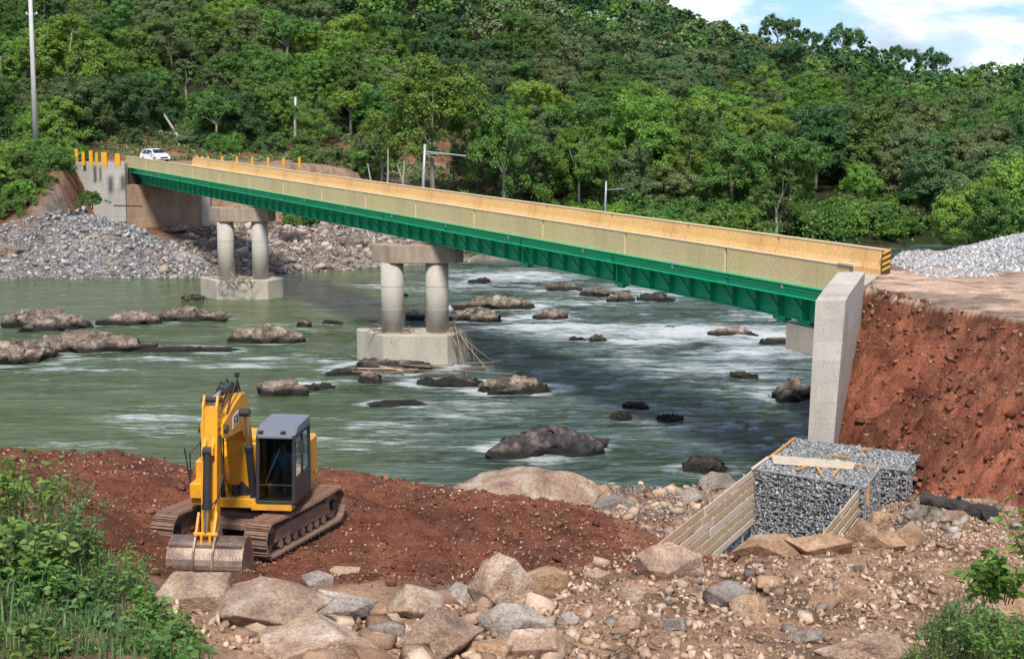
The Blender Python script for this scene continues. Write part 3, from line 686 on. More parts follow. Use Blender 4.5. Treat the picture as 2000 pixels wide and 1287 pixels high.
tb = MB().box((0, .5, 8.54), (.08, .8, .09)).build('cross_bar', M['green_steel'], bridge)
for i in range(NB):
    for src in (st, sr, tb):
        c = src if i == 0 else src.copy()
        if i: COL.objects.link(c); c.parent = bridge
        c.location = ((i+.5)*sp_, 0, 0)
for i in range(0, NB-4, 4):
    f = MB(); f.beam(((i+.5)*sp_, 1.0, 8.5), ((i+.5)*sp_, BW-1.0, 7.65), .08, .08); f.beam(((i+.5)*sp_, 1.0, 7.65), ((i+.5)*sp_, BW-1.0, 8.5), .08, .08); f.beam(((i+.5)*sp_, 1.0, 7.62), ((i+.5)*sp_, BW-1.0, 7.62), .08, .08)
    bp('cross_frame', f, M['green_steel'])
def s_at(u): return L*(.001156-1/(u+620))/(.001156-1/(1661+620.))
for u in (1008, 1190, 1498, 1545):
    f = MB(); s = s_at(u); f.box((s, .95, 7.40), (.9, .34, .16)); f.box((s, .95, 7.28), (.5, .22, .10)); f.box((s, .80, 8.05), (.12, .30, 1.1)); bp('splice_bracket', f, M['green_steel'])
spl = MB().box((0, -.005, 8.84), (.7, .05, .40)); [spl.box((-.28+.14*a_, -.035, 8.72+.12*b2), (.035, .02, .035)) for a_ in range(5) for b2 in range(3)]
spo = spl.build('splice_plate', M['green_steel'], bridge)
for i in range(1, 12):
    c = spo if i == 1 else spo.copy()
    if i > 1: COL.objects.link(c); c.parent = bridge
    c.location = (L/12*i+1.3, 0, 0)
cl = MB().box((0, -.13, 9.02), (.10, .05, .30)).build('deck_clip', M['grey_steel'], bridge)
for i in range(1, 15):
    c = cl if i == 1 else cl.copy()
    if i > 1: COL.objects.link(c); c.parent = bridge
    c.location = (L/14.2*i - 2.6, 0, 0)
# end plate with yellow and black chevrons at the far parapet end
hz = MB().box((FX1+.03, BW-.24, 9.68), (.04, .46, .98)).build('hazard_board', M['black_mark'], bridge)
for k in range(4):
    MB().prism([(-.22, -.11), (.22, .05), (.22, .16), (-.22, 0)], 0, 1, lambda p, q, t: (FX1+.055+t*.006, BW-.24+p, 9.40+k*.24+q)).build('hazard_stripe', M['orange_post'], hz)
MB().box((FX1-1.2, BW-.15, 9.06), (2.6, .7, .12)).build('parapet_footing', M['parapet_cap'], bridge)
MB().box((L-.25, .12, 10.25), (1.0, .36, .08)).build('end_capping', M['parapet_cap'], bridge, label='pale capping board at the near parapet end')

# ------------------------------------------------------------------ piers
def pier(front_v, foot_u, cols, base_z, foot_top, cap_top, cap_u, diam, label, fl_=0.12, cap_len=None, ztop_extra=0):
    """foot_u: nose, corner, right corner, right nose (photo columns)"""
    Yf = Pz(1000, front_v, base_z).y
    x = [(u-1000)/F*Yf*1.0 for u in foot_u]
    cx = (x[1]+x[2])/2; root = empty('bridge_pier', (cx, Yf+1.7, 0), 0, label, 'pier')
    def octp(x0, x1, x2, x3, dep, yo=0): return [(x0-cx, dep*.3), (x1-cx, -dep/2), (x2-cx, -dep/2), (x3-cx, dep*.2-.3), (x3-cx, dep*.3), (x2-cx, dep/2), (x1-cx, dep/2), (x0-cx, dep*.45)]
    f = MB().prism(octp(*x, 3.4), base_z-1.2, foot_top, lambda p, q, t: (p, q, t)); f.build('footing', M['concrete'], root, bevel=.05)
    Yc = Yf+1.7
    for u in cols:
        X_ = (u-1000)/F*(Yc+ .2)
        c = MB().tube([(X_-cx, 0, foot_top-.02), (X_-cx, 0, cap_top-1.12)], diam/2, 28); c.build('column', M['concrete_col'], root, smooth=True)
        for zz in (.33, .66):
            z_ = foot_top + (cap_top-1.1-foot_top)*zz
            MB().tube([(X_-cx, 0, z_-.02), (X_-cx, 0, z_+.02)], diam/2+.012, 28).build('pour_joint', M['concrete'], root, smooth=True)
    c0, c1, c2 = [(u-1000)/F*(Yc-.8) for u in cap_u]
    f = MB().prism([(c0-cx, .55), (c1-cx, -.85), (c2-cx, -.85), (c2-cx+.5, 0), (c2-cx, .85), (c1-cx, .85), (c0-cx, .8)], cap_top-1.12, cap_top, lambda p, q, t: (p, q, t))
    f.build('pier_cap', M['cap_stain'], root, bevel=.03)
    return root, cx, Yc
M['cap_stain'] = m_concrete('cap_stain', (.42, .33, .255), (.23, .155, .105), .7, scale=1.2)
pier1, p1x, p1y = pier(584, (375, 419, 520, 543), (440, 507), .05, 1.55, 7.46, (404, 430, 524), 1.36, 'smaller far bridge pier with two round columns on a rectangular footing in calm water')
pier2, p2x, p2y = pier(704, (685, 746, 872, 908), (765, 853), .35, 1.93, 7.46, (721, 762, 889), 1.44, 'nearer bridge pier with two round columns on an angular footing ringed with driftwood')
for pr, px in ((pier1, p1x), (pier2, p2x)):
    for k in (0, 1):
        MB().box((-.6+k*2.4, .1, 7.47), (.5, .5, .06)).build('bearing', M['rust_steel'], pr)

# ------------------------------------------------------------------ right abutment and its wing wall
ab = empty('abutment', (BR.x, BR.y, 0), 0, 'pale concrete abutment with curved wing wall at the right bridge end', 'abutment')
def loc(p): return (p.x-ab.location.x, p.y-ab.location.y, p.z)
YW = 57.4
fr = [PY(1593, 588, YW), PY(1652, 577, YW+.1), PY(1620, 905, YW+.1), PY(1573, 905, YW)]
bt = PY(1690, 531, 63.6); dx = bt.x-fr[1].x; dy = bt.y-fr[1].y
secs = []
for k in range(9):
    t = k/8.; zt = fr[0].z + (bt.z-fr[0].z)*(t**.75); zb = fr[2].z
    A = Vector((fr[0].x+dx*t, fr[0].y+dy*t, zt)); B = Vector((fr[1].x+dx*t, fr[1].y+dy*t, zt+.0))
    Cc = Vector((fr[2].x+dx*t*1.0, fr[2].y+dy*t, zb-1.5)); D = Vector((fr[3].x+dx*t, fr[3].y+dy*t, zb-1.5)); secs.append([A, B, Cc, D])
w = MB(); vs = [loc(p) for s in secs for p in s]; fs = [(0, 1, 2, 3), tuple(32+i for i in (3, 2, 1, 0))]
for k in range(8):
    for j in range(4): fs.append((k*4+j, k*4+(j+1) % 4, k*4+4+(j+1) % 4, k*4+4+j))
w.add(vs, fs); w.build('wing_wall', M['concrete_board'], ab)
s0 = toloc(PY(1560, 637, 66)); 
ch = MB()
c_, s_ = math.cos(brz), math.sin(brz)
def b2w(x, y, z): return (BL.x + x*c_ - y*s_ - ab.location.x, BL.y + x*s_ + y*c_ - ab.location.y, z)
def bquad(x0, x1, y0, y1, z0, z1): return [b2w(x, y, z) for z in (z0, z1) for x, y in ((x0, y0), (x1, y0), (x1, y1), (x0, y1))]
BF = [(0, 3, 2, 1), (4, 5, 6, 7), (0, 1, 5, 4), (1, 2, 6, 5), (2, 3, 7, 6), (3, 0, 4, 7)]
MB().add(bquad(L-4.6, L-2.4, .3, BW+.2, 6.25, 7.33), BF).build('bearing_shelf', M['concrete'], ab, bevel=.02)
MB().add(bquad(L-5.5, L-4.6, 2.6, BW, -1, 8.5), BF).build('abutment_wall', M['concrete_wing'], ab)

# ------------------------------------------------------------------ left abutment
A0 = PY(145, 318, 171.5); B0 = Pz(243, 319, 9.62); D0 = PY(410, 392, 175)
ab2 = empty('abutment', (B0.x, B0.y, 0), 0, 'tall box abutment with brown stained face at the far left bridge end', 'abutment')
def l2(p, z=None): return (p[0]-B0.x, p[1]-B0.y, p[2] if z is None else z)
n_ = Vector((math.cos(brz+math.pi/2), math.sin(brz+math.pi/2), 0)); b_ = Vector((math.cos(brz), math.sin(brz), 0))
C0 = B0 + n_*8.0
def slabp(name, pts, z0, z1, mat, **k):
    n = len(pts); MB().add([l2(p, z0) for p in pts] + [l2(p, z1) for p in pts], [tuple(range(n))[::-1], tuple(range(n, 2*n))] + [(i, (i+1) % n, (i+1) % n+n, i+n) for i in range(n)]).build(name, mat, ab2, **k)
off = -b_*.6
slabp('wing_wall', [A0, B0, B0-b_*0+Vector((.1, 1.0, 0)), A0+Vector((0, 1.0, 0))], .3, 9.62, M['concrete_wing'])
bb = B0 + b_*.15 + n_*.05; cc = C0 + b_*.15
slabp('front_wall', [bb, cc, cc-b_*2.0, bb-b_*2.0+n_*1.2], .5, 7.35, M['concrete_stained'], label='brown stained concrete face under the bridge')
slabp('back_wall', [bb-b_*1.4+n_*.3, cc-b_*1.4, cc-b_*2.2, bb-b_*2.2+n_*1.2], 7.3, 9.05, M['black_mark'])  # near-black colour paints the shade of the recess onto this concrete wall
slabp('side_wall', [cc+n_*.02, D0, D0+Vector((0, .9, 0)), cc-b_*.9], .8, 7.2, M['concrete_wing'])
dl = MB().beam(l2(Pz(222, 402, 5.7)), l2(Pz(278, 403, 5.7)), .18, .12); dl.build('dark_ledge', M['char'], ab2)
print('bridge L', L, 'W', BW, FX0, FX1, 'B0', B0, 'C0', proj(C0.x, C0.y, 7.3))
# ------------------------------------------------------------------ rocks standing in the river
def rock_obj(name, seed, loc, dims, mat, rz=0, sub=4, cuts=12, rough=.05, label=None, cat='rock', group=None, tilt=0, dmin=.5, dmax=.9):
    V, Fc = hull_np(seed, sub, rough, 7) if sub < 5 or name != 'boulder' or dmin < .5 else stone_np(seed, sub, cuts, rough, 1, dmin, dmax)
    V = V*np.array(dims)/2
    if sub >= 4:
        k = min(dims)*.045
        V = V + (V/np.linalg.norm(V, axis=1)[:, None])*((fbm(V[:, 0]*2.2/max(.3, min(dims))+seed, (V[:, 1]+V[:, 2])*2.2/max(.3, min(dims)), 5, seed, .65))*k*2.2)[:, None]
    o = obj_np(name, V, Fc, M[mat] if isinstance(mat, str) else mat)
    o.location = loc; o.rotation_euler = (tilt, 0, rz); tag(o, label, cat, group); return o
RIV = [ # u0,u1,vtop,vbase, depth factor, material, label
 (8, 180, 594, 648, .75, 'rock_river', 'rounded pebbly brown boulder rising from calm water at the left edge'),
 (190, 330, 600, 638, .5, 'rock_shelf', 'low pinkish rock ledge in calm water, left end of a rocky strip'),
 (300, 440, 588, 630, .5, 'rock_river', 'dark low rock ledge touching the pink one, before the far pier'),
 (-60, 130, 650, 716, .9, 'rock_river', 'broad dark rock shelf at the left edge of the river'),
 (40, 275, 640, 690, .5, 'rock_shelf', 'long brown rock shelf with a raised right end, left river'),
 (100, 225, 640, 672, .4, 'rock_river', 'grey hump on the long rock shelf at the left'),
 (470, 588, 626, 675, .8, 'rock_river', 'block shaped grey brown rock standing alone between the two piers'),
 (578, 612, 618, 640, .8, 'rock_river', 'small brown rock just right of the block shaped rock'),
 (625, 672, 622, 633, .6, 'rock_shelf', 'small flat brown rock left of the nearer pier columns'),
 (280, 470, 677, 688, .4, 'rock_dark', 'thin dark rock barely breaking the surface, left river'),
 (495, 605, 735, 776, .6, 'rock_shelf', 'pale sloping rock just behind the excavator arm'),
 (590, 662, 742, 762, .5, 'rock_shelf', 'flat tail of pale rock behind the excavator cab'),
 (716, 830, 775, 794, .5, 'rock_dark', 'thin dark rock awash below the nearer pier'),
 (972, 1165, 820, 893, .8, 'rock_dark', 'large black boulder in the river, nearest mid stream'),
 (1185, 1238, 798, 821, .8, 'rock_dark', 'small dark round rock, left one of a close trio mid stream'),
 (1208, 1272, 782, 798, .6, 'rock_river', 'small low brown rock, rear one of a close trio mid stream'),
 (1276, 1340, 799, 827, .8, 'rock_dark', 'small dark round rock, right one of a close trio mid stream'),
 (1322, 1427, 885, 927, .8, 'rock_dark', 'dark low boulder near the shore left of the gabion'),
 (1492, 1600, 728, 786, .9, 'rock_river', 'large brown black boulder beside the wing wall'),
 (930, 1098, 724, 770, .6, 'rock_river', 'long brown rock running right from the nearer pier footing'),
 (800, 960, 730, 755, .5, 'rock_shelf', 'flat reddish rock at the right foot of the nearer pier'),
 (694, 750, 720, 750, .8, 'rock_shelf', 'round reddish boulder in front of the nearer pier footing'),
 (660, 880, 700, 730, .7, 'rock_river', 'dark rock mass under the nearer pier footing'),
 (868, 990, 596, 632, .6, 'rock_river', 'dark layered rock shelf right of the nearer pier columns'),
 (890, 1048, 572, 606, .5, 'rock_river', 'upper brown rock shelf among the rapids beyond the nearer pier'),
 (1043, 1120, 596, 630, .7, 'rock_shelf', 'reddish brown rock at the right end of the rapids shelf'),
 (785, 832, 598, 628, .7, 'rock_shelf', 'brown rock seen between the columns of the nearer pier'),
 (1062, 1140, 548, 572, .5, 'rock_shelf', 'reddish low rock left of the rocks under the bridge'),
 (1135, 1200, 558, 582, .5, 'rock_river', 'dark low rock under the bridge, left of the round one'),
 (1188, 1244, 560, 593, .9, 'rock_river', 'round brown boulder directly under the bridge girder'),
 (1236, 1318, 566, 590, .5, 'rock_dark', 'dark low rock right of the round boulder under the bridge'),
 (1146, 1186, 650, 671, .8, 'rock_dark', 'small dark rock in white water, middle of the rapids'),
 (1295, 1320, 634, 645, .8, 'rock_dark', 'tiny black rock in the white water nearer the abutment'),
 (1105, 1150, 655, 667, .6, 'rock_dark', 'tiny low rock left of the dark rock in white water'),
 (915, 965, 538, 554, .6, 'rock_shelf', 'small red brown rock in the far rapids beyond the nearer pier'),
 (350, 405, 570, 587, .5, 'rock_river', 'low rock at the left foot of the far pier'),
 (1375, 1490, 634, 660, .5, 'rock_shelf', 'pale flat shelf washed by the rapids near the abutment'),
 (1470, 1560, 655, 674, .5, 'rock_shelf', 'tan ledge at the right end of the washed shelf'),
 (1418, 1482, 723, 741, .5, 'rock_dark', 'dark submerged looking rock in the riffle left of the wing wall'),
 (775, 800, 570, 580, .6, 'rock_dark', 'tiny dark rock in the riffle left of the nearer pier column'),
]
for i, (u0, u1, vt, vb, df, mat, lab) in enumerate(RIV):
    if vb-vt > 8: vb -= (vb-vt)*.10
    p = Pz((u0+u1)/2, vb, 0); w = (u1-u0)/F*p.y*.86; dpt = w*df; Yc = p.y + dpt*.42
    top = PY((u0+u1)/2, vt, Yc).z; hgt = max(top*.88, .12)
    V, Fc = hull_np(300+i, 4 if w > 5 else 3, .05, 8, .45)
    X_ = V[:, 0]*w/2; Y_ = V[:, 1]*dpt/2; V[:, 2] = V[:, 2]*(1-.55*np.abs(V[:, 0])**2.2)
    Z_ = np.where(V[:, 2] > -.2, (V[:, 2]+.2)/1.2*hgt, (V[:, 2]+.2)*1.2)
    rr_ = fbm(X_*1.6+i*7, Y_*1.6+Z_*1.3, 5, 500+i, .75)*.8 + (np.abs(fbm(X_*2.2+i*3, Y_*2.8+Z_, 5, 540+i, .75))-.12)*1.3 - (vn(X_*1.1+i, Y_*1.4, 577) > .62)*.22
    Z_ = Z_ + rr_*min(1.0, hgt*1.2)*(Z_ > -.1); X_ = X_*(1+rr_*.18); Y_ = Y_*(1+rr_*.15); Z_ = np.where(Z_ > hgt*.8, hgt*.8+(Z_-hgt*.8)*.5, Z_)
    # layered ledges
    st_ = .16; st_ = max(.16, hgt*.28); Z_ = Z_*.35 + .65*(np.floor(Z_/st_)+ss(.45, 1, (Z_/st_) % 1))*st_
    VV = [np.stack([X_, Y_, Z_], 1)]; FF = [Fc]; nb_ = len(V); rs_ = np.random.default_rng(i)
    for k in range(int(np.clip((u1-u0)/28, 2, 7))):     # lesser lumps and ledges grown onto the same rock
        V2, F2 = hull_np(800+i*7+k, 3 if w > 3 else 2, .05, 5, .45); a_ = rs_.uniform(-.46, .46); sz = rs_.uniform(.12, .30)
        V2 = V2*np.array([w*sz*1.3, dpt*sz*1.2, hgt*rs_.uniform(.35, .75)]) + np.array([w*a_, dpt*rs_.uniform(-.45, .1), hgt*.05])
        VV.append(V2); FF.append(F2+nb_); nb_ += len(V2)
    VA = np.concatenate(VV); q_ = fbm(VA[:, 0]*2.4+i, VA[:, 1]*2.4+VA[:, 2]*3.0, 5, 900+i, .75); q2 = np.abs(fbm(VA[:, 0]*1.3-i, VA[:, 1]*1.3+VA[:, 2]*2.2, 4, 930+i, .7))
    VA[:, 2] += (q_*.34-q2*.45+.06)*min(1, hgt)*(VA[:, 2] > 0); VA[:, 0] += q_*.22; VA[:, 1] += q2*.4-.1; VV = [VA]
    o = obj_np('river_rock', np.concatenate(VV), np.concatenate(FF), M[mat]); o.location = (p.x*Yc/p.y, Yc, 0)
    tag(o, lab, 'rock')
    px_, py_ = o.location.x, o.location.y; fx_ = (WX.ravel()-px_)/(w*.60+.25); fy_ = (WY.ravel()-py_)/(dpt*.60+.25); dd = np.sqrt(fx_**2+fy_**2)
    wake = np.exp(-((dd-1.0)/.30)**2)*(.25+.75*turb) + .8*np.exp(-(fy_**2)/.5)*np.exp(-np.abs(fx_-1.6)/1.6)*(fx_ < .5)*0
    tail = np.exp(-((fy_+.4-.25*(-fx_))/.7)**2)*np.exp((fx_+.6)/3.0)*(fx_ < -.6)*.55*turb
    foam = np.maximum(foam, np.clip(wake*.95+tail, 0, 1)*min(1.0, .25+w/6)*.75)
wme.attributes['foam'].data.foreach_set('value', foam.astype(np.float32))

# ------------------------------------------------------------------ foreground boulders
BO = [ # u0,u1,v0,v1,depth factor,mat,cuts,label
 (318, 448, 1118, 1196, .8, 'rock_pink', 10, 'pinkish grey boulder right under the excavator bucket, beside the bush'),
 (395, 640, 1122, 1250, .9, 'rock_pink', 12, 'very wide pale orange slab boulder below the bucket'),
 (552, 728, 1150, 1214, .5, 'rock_grey', 9, 'flat grey slab lying on the pale orange boulder'),
 (428, 738, 1200, 1340, .8, 'rock_pink', 9, 'largest pale boulder, cut off by the bottom of the photo'),
 (592, 648, 1112, 1156, .7, 'rock_grey', 8, 'small blue grey stone above the flat slab'),
 (752, 866, 1138, 1220, .8, 'rock_pink', 10, 'angular pinkish boulder between the slab and the upright boulder'),
 (782, 935, 1186, 1290, .8, 'rock_pink', 10, 'big rounded pink boulder at the bottom centre left'),
 (922, 1040, 1080, 1200, .7, 'rock_pink', 9, 'tall upright boulder with a grey face against the red soil'),
 (938, 1075, 1176, 1256, .5, 'rock_grey', 8, 'long grey boulder leaning below the upright boulder'),
 (1030, 1104, 1106, 1170, .8, 'rock_sand', 10, 'sandy brown boulder just right of the upright boulder'),
 (1248, 1368, 1060, 1142, .7, 'rock_pink', 9, 'grey pink boulder at the foot of the left timber fence'),
 (1438, 1560, 1040, 1098, .6, 'rock_sand', 14, 'crumbling sand brown rock at the mouth of the gabion pit'),
 (1540, 1660, 1038, 1090, .5, 'rock_sand', 14, 'low weathered brown hump in front of the right timber fence'),
 (1652, 1714, 1012, 1064, .8, 'rock_sand', 8, 'blocky orange tan stone, leftmost of the cluster beside the right fence'),
 (1690, 1765, 1036, 1086, .8, 'rock_sand', 8, 'blocky tan stone with a flat top, front one of the cluster by the fence'),
 (1742, 1806, 1014, 1076, .8, 'rock_sand', 8, 'tilted orange tan stone, rightmost of the cluster by the fence'),
 (1690, 1750, 994, 1036, .8, 'rock_sand', 8, 'rear stone of the tan cluster beside the gabion'),
 (1428, 1498, 1156, 1214, .8, 'rock_sand', 7, 'angular stone with one sunlit facet in the middle of the rubble slope'),
 (1376, 1462, 1136, 1192, .8, 'rock_grey', 10, 'brown grey boulder behind the stone with the sunlit facet'),
 (1578, 1642, 1154, 1196, .8, 'rock_sand', 9, 'rounded tan stone on bare rubble, left of a close pair'),
 (1636, 1692, 1136, 1184, .8, 'rock_sand', 10, 'rounded brown stone on bare rubble, right of a close pair'),
 (1942, 2040, 1160, 1222, .8, 'rock_sand', 11, 'rust brown boulder among the leaves at the right edge'),
 (1206, 1256, 1142, 1184, .8, 'rock_pink', 10, 'round pinkish stone in the middle of the rubble below the grey pink boulder'),
 (1082, 1130, 1192, 1230, .8, 'rock_grey', 8, 'small grey stone right of the long grey boulder'),
 (1206, 1260, 1198, 1240, .8, 'rock_pink', 9, 'pale stone low in the rubble below the round pinkish stone'),
 (1294, 1340, 1200, 1240, .8, 'rock_grey', 8, 'small light grey stone low in the rubble, centre right'),
 (985, 1100, 1222, 1300, .8, 'rock_pink', 11, 'pale boulder at the bottom edge below the long grey boulder'),
 (722, 788, 1212, 1258, .7, 'rock_grey', 8, 'grey wedge stone between the largest and the rounded pink boulder'),
 (1600, 1775, 1232, 1300, .6, 'rock_pink', 12, 'wide flat pinkish rock sunk in dirt at the bottom right'),
 (1545, 1605, 1225, 1262, .7, 'rock_grey', 9, 'dark brown stone beside the wide flat rock at the bottom right'),
 (1150, 1196, 946, 978, .8, 'rock_sand', 9, 'small orange brown stone at the shore beside the huge boulder'),
 (1135, 1245, 966, 1006, .6, 'rock_grey', 10, 'flat pale grey rock at the end of the red soil'),
 (1370, 1436, 918, 968, .8, 'rock_grey', 10, 'grey boulder at the shore behind the left timber fence'),
 (1332, 1384, 950, 992, .8, 'rock_grey', 9, 'grey brown boulder touching the left timber fence'),
 (1760, 1850, 985, 1030, .6, 'rock_river', 11, 'dark reddish rock between the gabion and the charred log'),
 (1838, 1900, 992, 1030, .7, 'rock_pink', 9, 'reddish stone in front of the charred log'),
 (640, 700, 1100, 1130, .7, 'rock_sand', 9, 'low orange stone at the edge of the red soil above the slab'),
 (425, 480, 1085, 1125, .7, 'rock_pink', 9, 'small pink stone wedged under the bucket lip'),
 (700, 760, 1170, 1215, .7, 'rock_sand', 9, 'brown stone filling the gap left of the angular pinkish boulder'),
 (860, 935, 1140, 1190, .7, 'rock_grey', 9, 'grey brown stone left of the upright boulder'),
 (640, 735, 1240, 1300, .7, 'rock_sand', 10, 'orange brown rock at the bottom edge beside the largest boulder'),
 (905, 1000, 1245, 1300, .7, 'rock_sand', 10, 'tan rock at the bottom edge right of the rounded pink boulder'),
 (1140, 1190, 1108, 1140, .8, 'rock_pink', 8, 'pinkish stone above the rubble, right of the sandy brown boulder'),
 (1480, 1530, 1120, 1150, .8, 'rock_sand', 8, 'small tan stone below the crumbling sand brown rock'),
 (1700, 1740, 1110, 1142, .8, 'rock_sand', 8, 'small orange stone under the tan cluster'),
]
for i, (u0, u1, v0, v1, df, mat, cuts, lab) in enumerate(BO):
    g = hit_ground((u0+u1)/2, min(v1-6, 1300)); sc_ = g.y/F; w = (u1-u0)*sc_*1.04; dpt = w*df
    hh_ = max((v1-v0)*sc_ - dpt*.10, (v1-v0)*sc_*.7)*1.24; w *= 1.14; Yc = g.y + dpt*.30; pc = PY((u0+u1)/2, (v0+v1)/2, Yc)
    hh_ = max(hh_, (pc.z-g.z)*2+.1); zc = pc.z
    o = rock_obj('boulder', 620+i, (pc.x, Yc, zc - .03), (w, dpt, hh_), mat, 0, 4 if w > 1.1 else 3, cuts+5, .022, lab, 'boulder', dmin=.34, dmax=.72)
# the huge smooth boulder on the shore
for (u0, u1, vt, vb, lab, sd) in [(815, 1160, 906, 990, 'huge long grey pink boulder half buried at the water edge behind the red soil', 71)]:
    Yc = 55.5; a_ = PY(u0, vt, Yc); b2_ = PY(u1, vb, Yc); w = b2_.x-a_.x; hh_ = a_.z-b2_.z
    V, Fc = stone_np(sd, 5, 6, .02, 1, .7, .95); V[:, 2] = V[:, 2]*(.60+.40*ss(-.9, .75, V[:, 0])) - .28*ss(.2, -1, V[:, 0])
    V = V*np.array([w*.54, 1.9, hh_*.62]); V[:, 2] += fbm(V[:, 0]*1.3, V[:, 1]*1.3, 5, 5, .6)*.35
    o = obj_np('boulder', V, Fc, M['rock_pink']); o.location = ((a_.x+b2_.x)/2, Yc, (a_.z+b2_.z)/2-.25); tag(o, lab, 'boulder')

# ------------------------------------------------------------------ loose stones: 300 picked out, the rest as stuff
def scatter_world(n, x0, x1, y0, y1, fn, keep, r=rng):
    X = r.uniform(x0, x1, n); Y = r.uniform(y0, y1, n); Z = fn(X, Y); k = keep(X, Y, Z); return X[k], Y[k], Z[k]
def in_poly(U, V, poly):
    c = np.zeros(len(U), bool); n = len(poly)
    for i in range(n):
        x1, y1 = poly[i]; x2, y2 = poly[(i+1) % n]
        cond = ((y1 > V) != (y2 > V)) & (U < (x2-x1)*(V-y1)/((y2-y1) or 1e-9)+x1); c ^= cond
    return c
def stone_field(nm, label, n_small, n_big, box, fn, poly, mats, smin, smax, bmin, bmax, owner=None, nmax=300):
    keep = lambda X, Y, Z: in_poly(*proj(X, Y, Z), poly)
    X, Y, Z = scatter_world(n_big, *box, fn, keep); n = min(nmax, len(X))
    root = owner
    if root is None:
        root = empty(nm, (float(X.mean()), float(Y.mean()), float(Z.mean()))); tag(root, label, kind='thing')
    S = bmin + (bmax-bmin)*rng.random(n)**2.2
    place_parts('stone', sharedmeshes(PEB, mats[0]), np.stack([X[:n], Y[:n], Z[:n]+S*.25], 1), S, root)
    X, Y, Z = scatter_world(n_small, *box, fn, keep); n = len(X)
    if n < 5: return root
    S = smin + (smax-smin)*rng.random(n)**3.5*(.5+1.0*vn(X*.7, Y*.7, 211))
    P = np.stack([X, Y, Z+S*.2], 1) - np.array(root.location)
    if n > 400: o = merged('small_stones', CHIP, P, S, rand_rots(n), mats[1], root); tag(o, kind='stuff')
    return root
rub = empty('rubble_slope', (3, 36, 5.8)); tag(rub, 'slope of loose tan rubble stones filling the foreground right of the bush', 'rubble')
stone_field('', '', 24000, 2600, (-8, 16, 29, 47), lambda X, Y: zg(X, Y), [(330, 1300), (330, 1180), (480, 1150), (620, 1160), (720, 1190), (860, 1165), (1050, 1120), (1240, 1080), (1400, 1090), (1640, 1045), (2050, 1050), (2050, 1300)],
            (M['tan_stone'], M['tan_stone']), .020, .17, .08, .24, rub, 90)
stone_field('', '', 10, 800, (-8, 3, 28.5, 37), lambda X, Y: zg(X, Y), [(420, 1300), (480, 1165), (700, 1195), (1050, 1130), (1180, 1300)], (M['tan_stone'], M['tan_stone']), .022, .10, .14, .46, rub, 150)
stone_field('', '', 10, 500, (-8, 13, 28.5, 45), lambda X, Y: zg(X, Y), [(480, 1300), (520, 1175), (1050, 1130), (1700, 1080), (1750, 1250), (1200, 1300)], (M['bank_stone'], M['bank_stone']), .022, .10, .08, .22, rub, 60)
rs = empty('red_soil', (-3, 45, 5.3)); tag(rs, 'heap of broken red brown soil and clods around the excavator', 'soil heap')
stone_field('', '', 24000, 1500, (-18, 8, 36, 57), lambda X, Y: zg(X, Y), [(0, 880), (900, 900), (1300, 1000), (1290, 1075), (1050, 1120), (850, 1150), (690, 1170), (600, 1120), (300, 1150), (0, 1000)],
            (M['red_soil_clod'], M['red_soil_clod']), .02, .085, .06, .17, rs)
X, Y, Z = scatter_world(9000, -16, 8, 37, 56, lambda X, Y: zg(X, Y), lambda X, Y, Z: in_poly(*proj(X, Y, Z), [(0, 880), (900, 900), (1300, 1000), (1290, 1075), (850, 1150), (600, 1120), (300, 1150), (0, 1000)]) & (vn(X*.4, Y*.4, 99) > .5))
S = .02+.06*rng.random(len(X))**3
o = merged('pale_chips', CHIP, np.stack([X, Y, Z+S*.4], 1)-np.array(rs.location), S, rand_rots(len(X)), M['tan_stone'], rs); tag(o, kind='stuff')
em = empty('embankment', (16, 60, 6)); tag(em, 'steep cut of raw red earth under the road behind the wing wall', 'embankment')
stone_field('', '', 13000, 1500, (9, 22, 46, 70), lambda X, Y: zg(X, Y), [(1700, 560), (2010, 640), (2010, 980), (1790, 970), (1620, 870)],
            (M['red_soil_clod'], M['red_soil_clod']), .02, .10, .08, .20, em)
X, Y, Z = scatter_world(4500, 9, 22, 46, 70, lambda X, Y: zg(X, Y), lambda X, Y, Z: in_poly(*proj(X, Y, Z), [(1700, 560), (2010, 640), (2010, 980), (1790, 970), (1620, 870)]) & (vn(X*.5, Z*.7+Y*.3, 98) > .45))
S = .02+.06*rng.random(len(X))**3
o = merged('pale_chips', CHIP, np.stack([X, Y, Z+S*.4], 1)-np.array(em.location), S, rand_rots(len(X)), M['tan_stone'], em); tag(o, kind='stuff')
shr = empty('shore_stones', (6, 60, 2)); tag(shr, 'stony shore between the red soil and the gabion wall', 'shore stones')
stone_field('', '', 16000, 900, (-1, 15, 48, 71), lambda X, Y: zg(X, Y), [(1140, 945), (1480, 930), (1440, 1000), (1280, 1080), (1240, 1020), (1150, 1000)],
            (M['tan_stone'], M['bank_stone']), .04, .14, .10, .34, shr)
shr2 = empty('shore_stones', (14, 51, 4)); tag(shr2, 'mixed stones at the foot of the red embankment right of the gabion', 'shore stones')
stone_field('', '', 12000, 300, (11, 17, 45, 58), lambda X, Y: zg(X, Y), [(1720, 950), (1800, 960), (1990, 985), (1990, 1060), (1700, 1060)],
            (M['bank_stone'], M['tan_stone']), .03, .12, .10, .28, shr2)
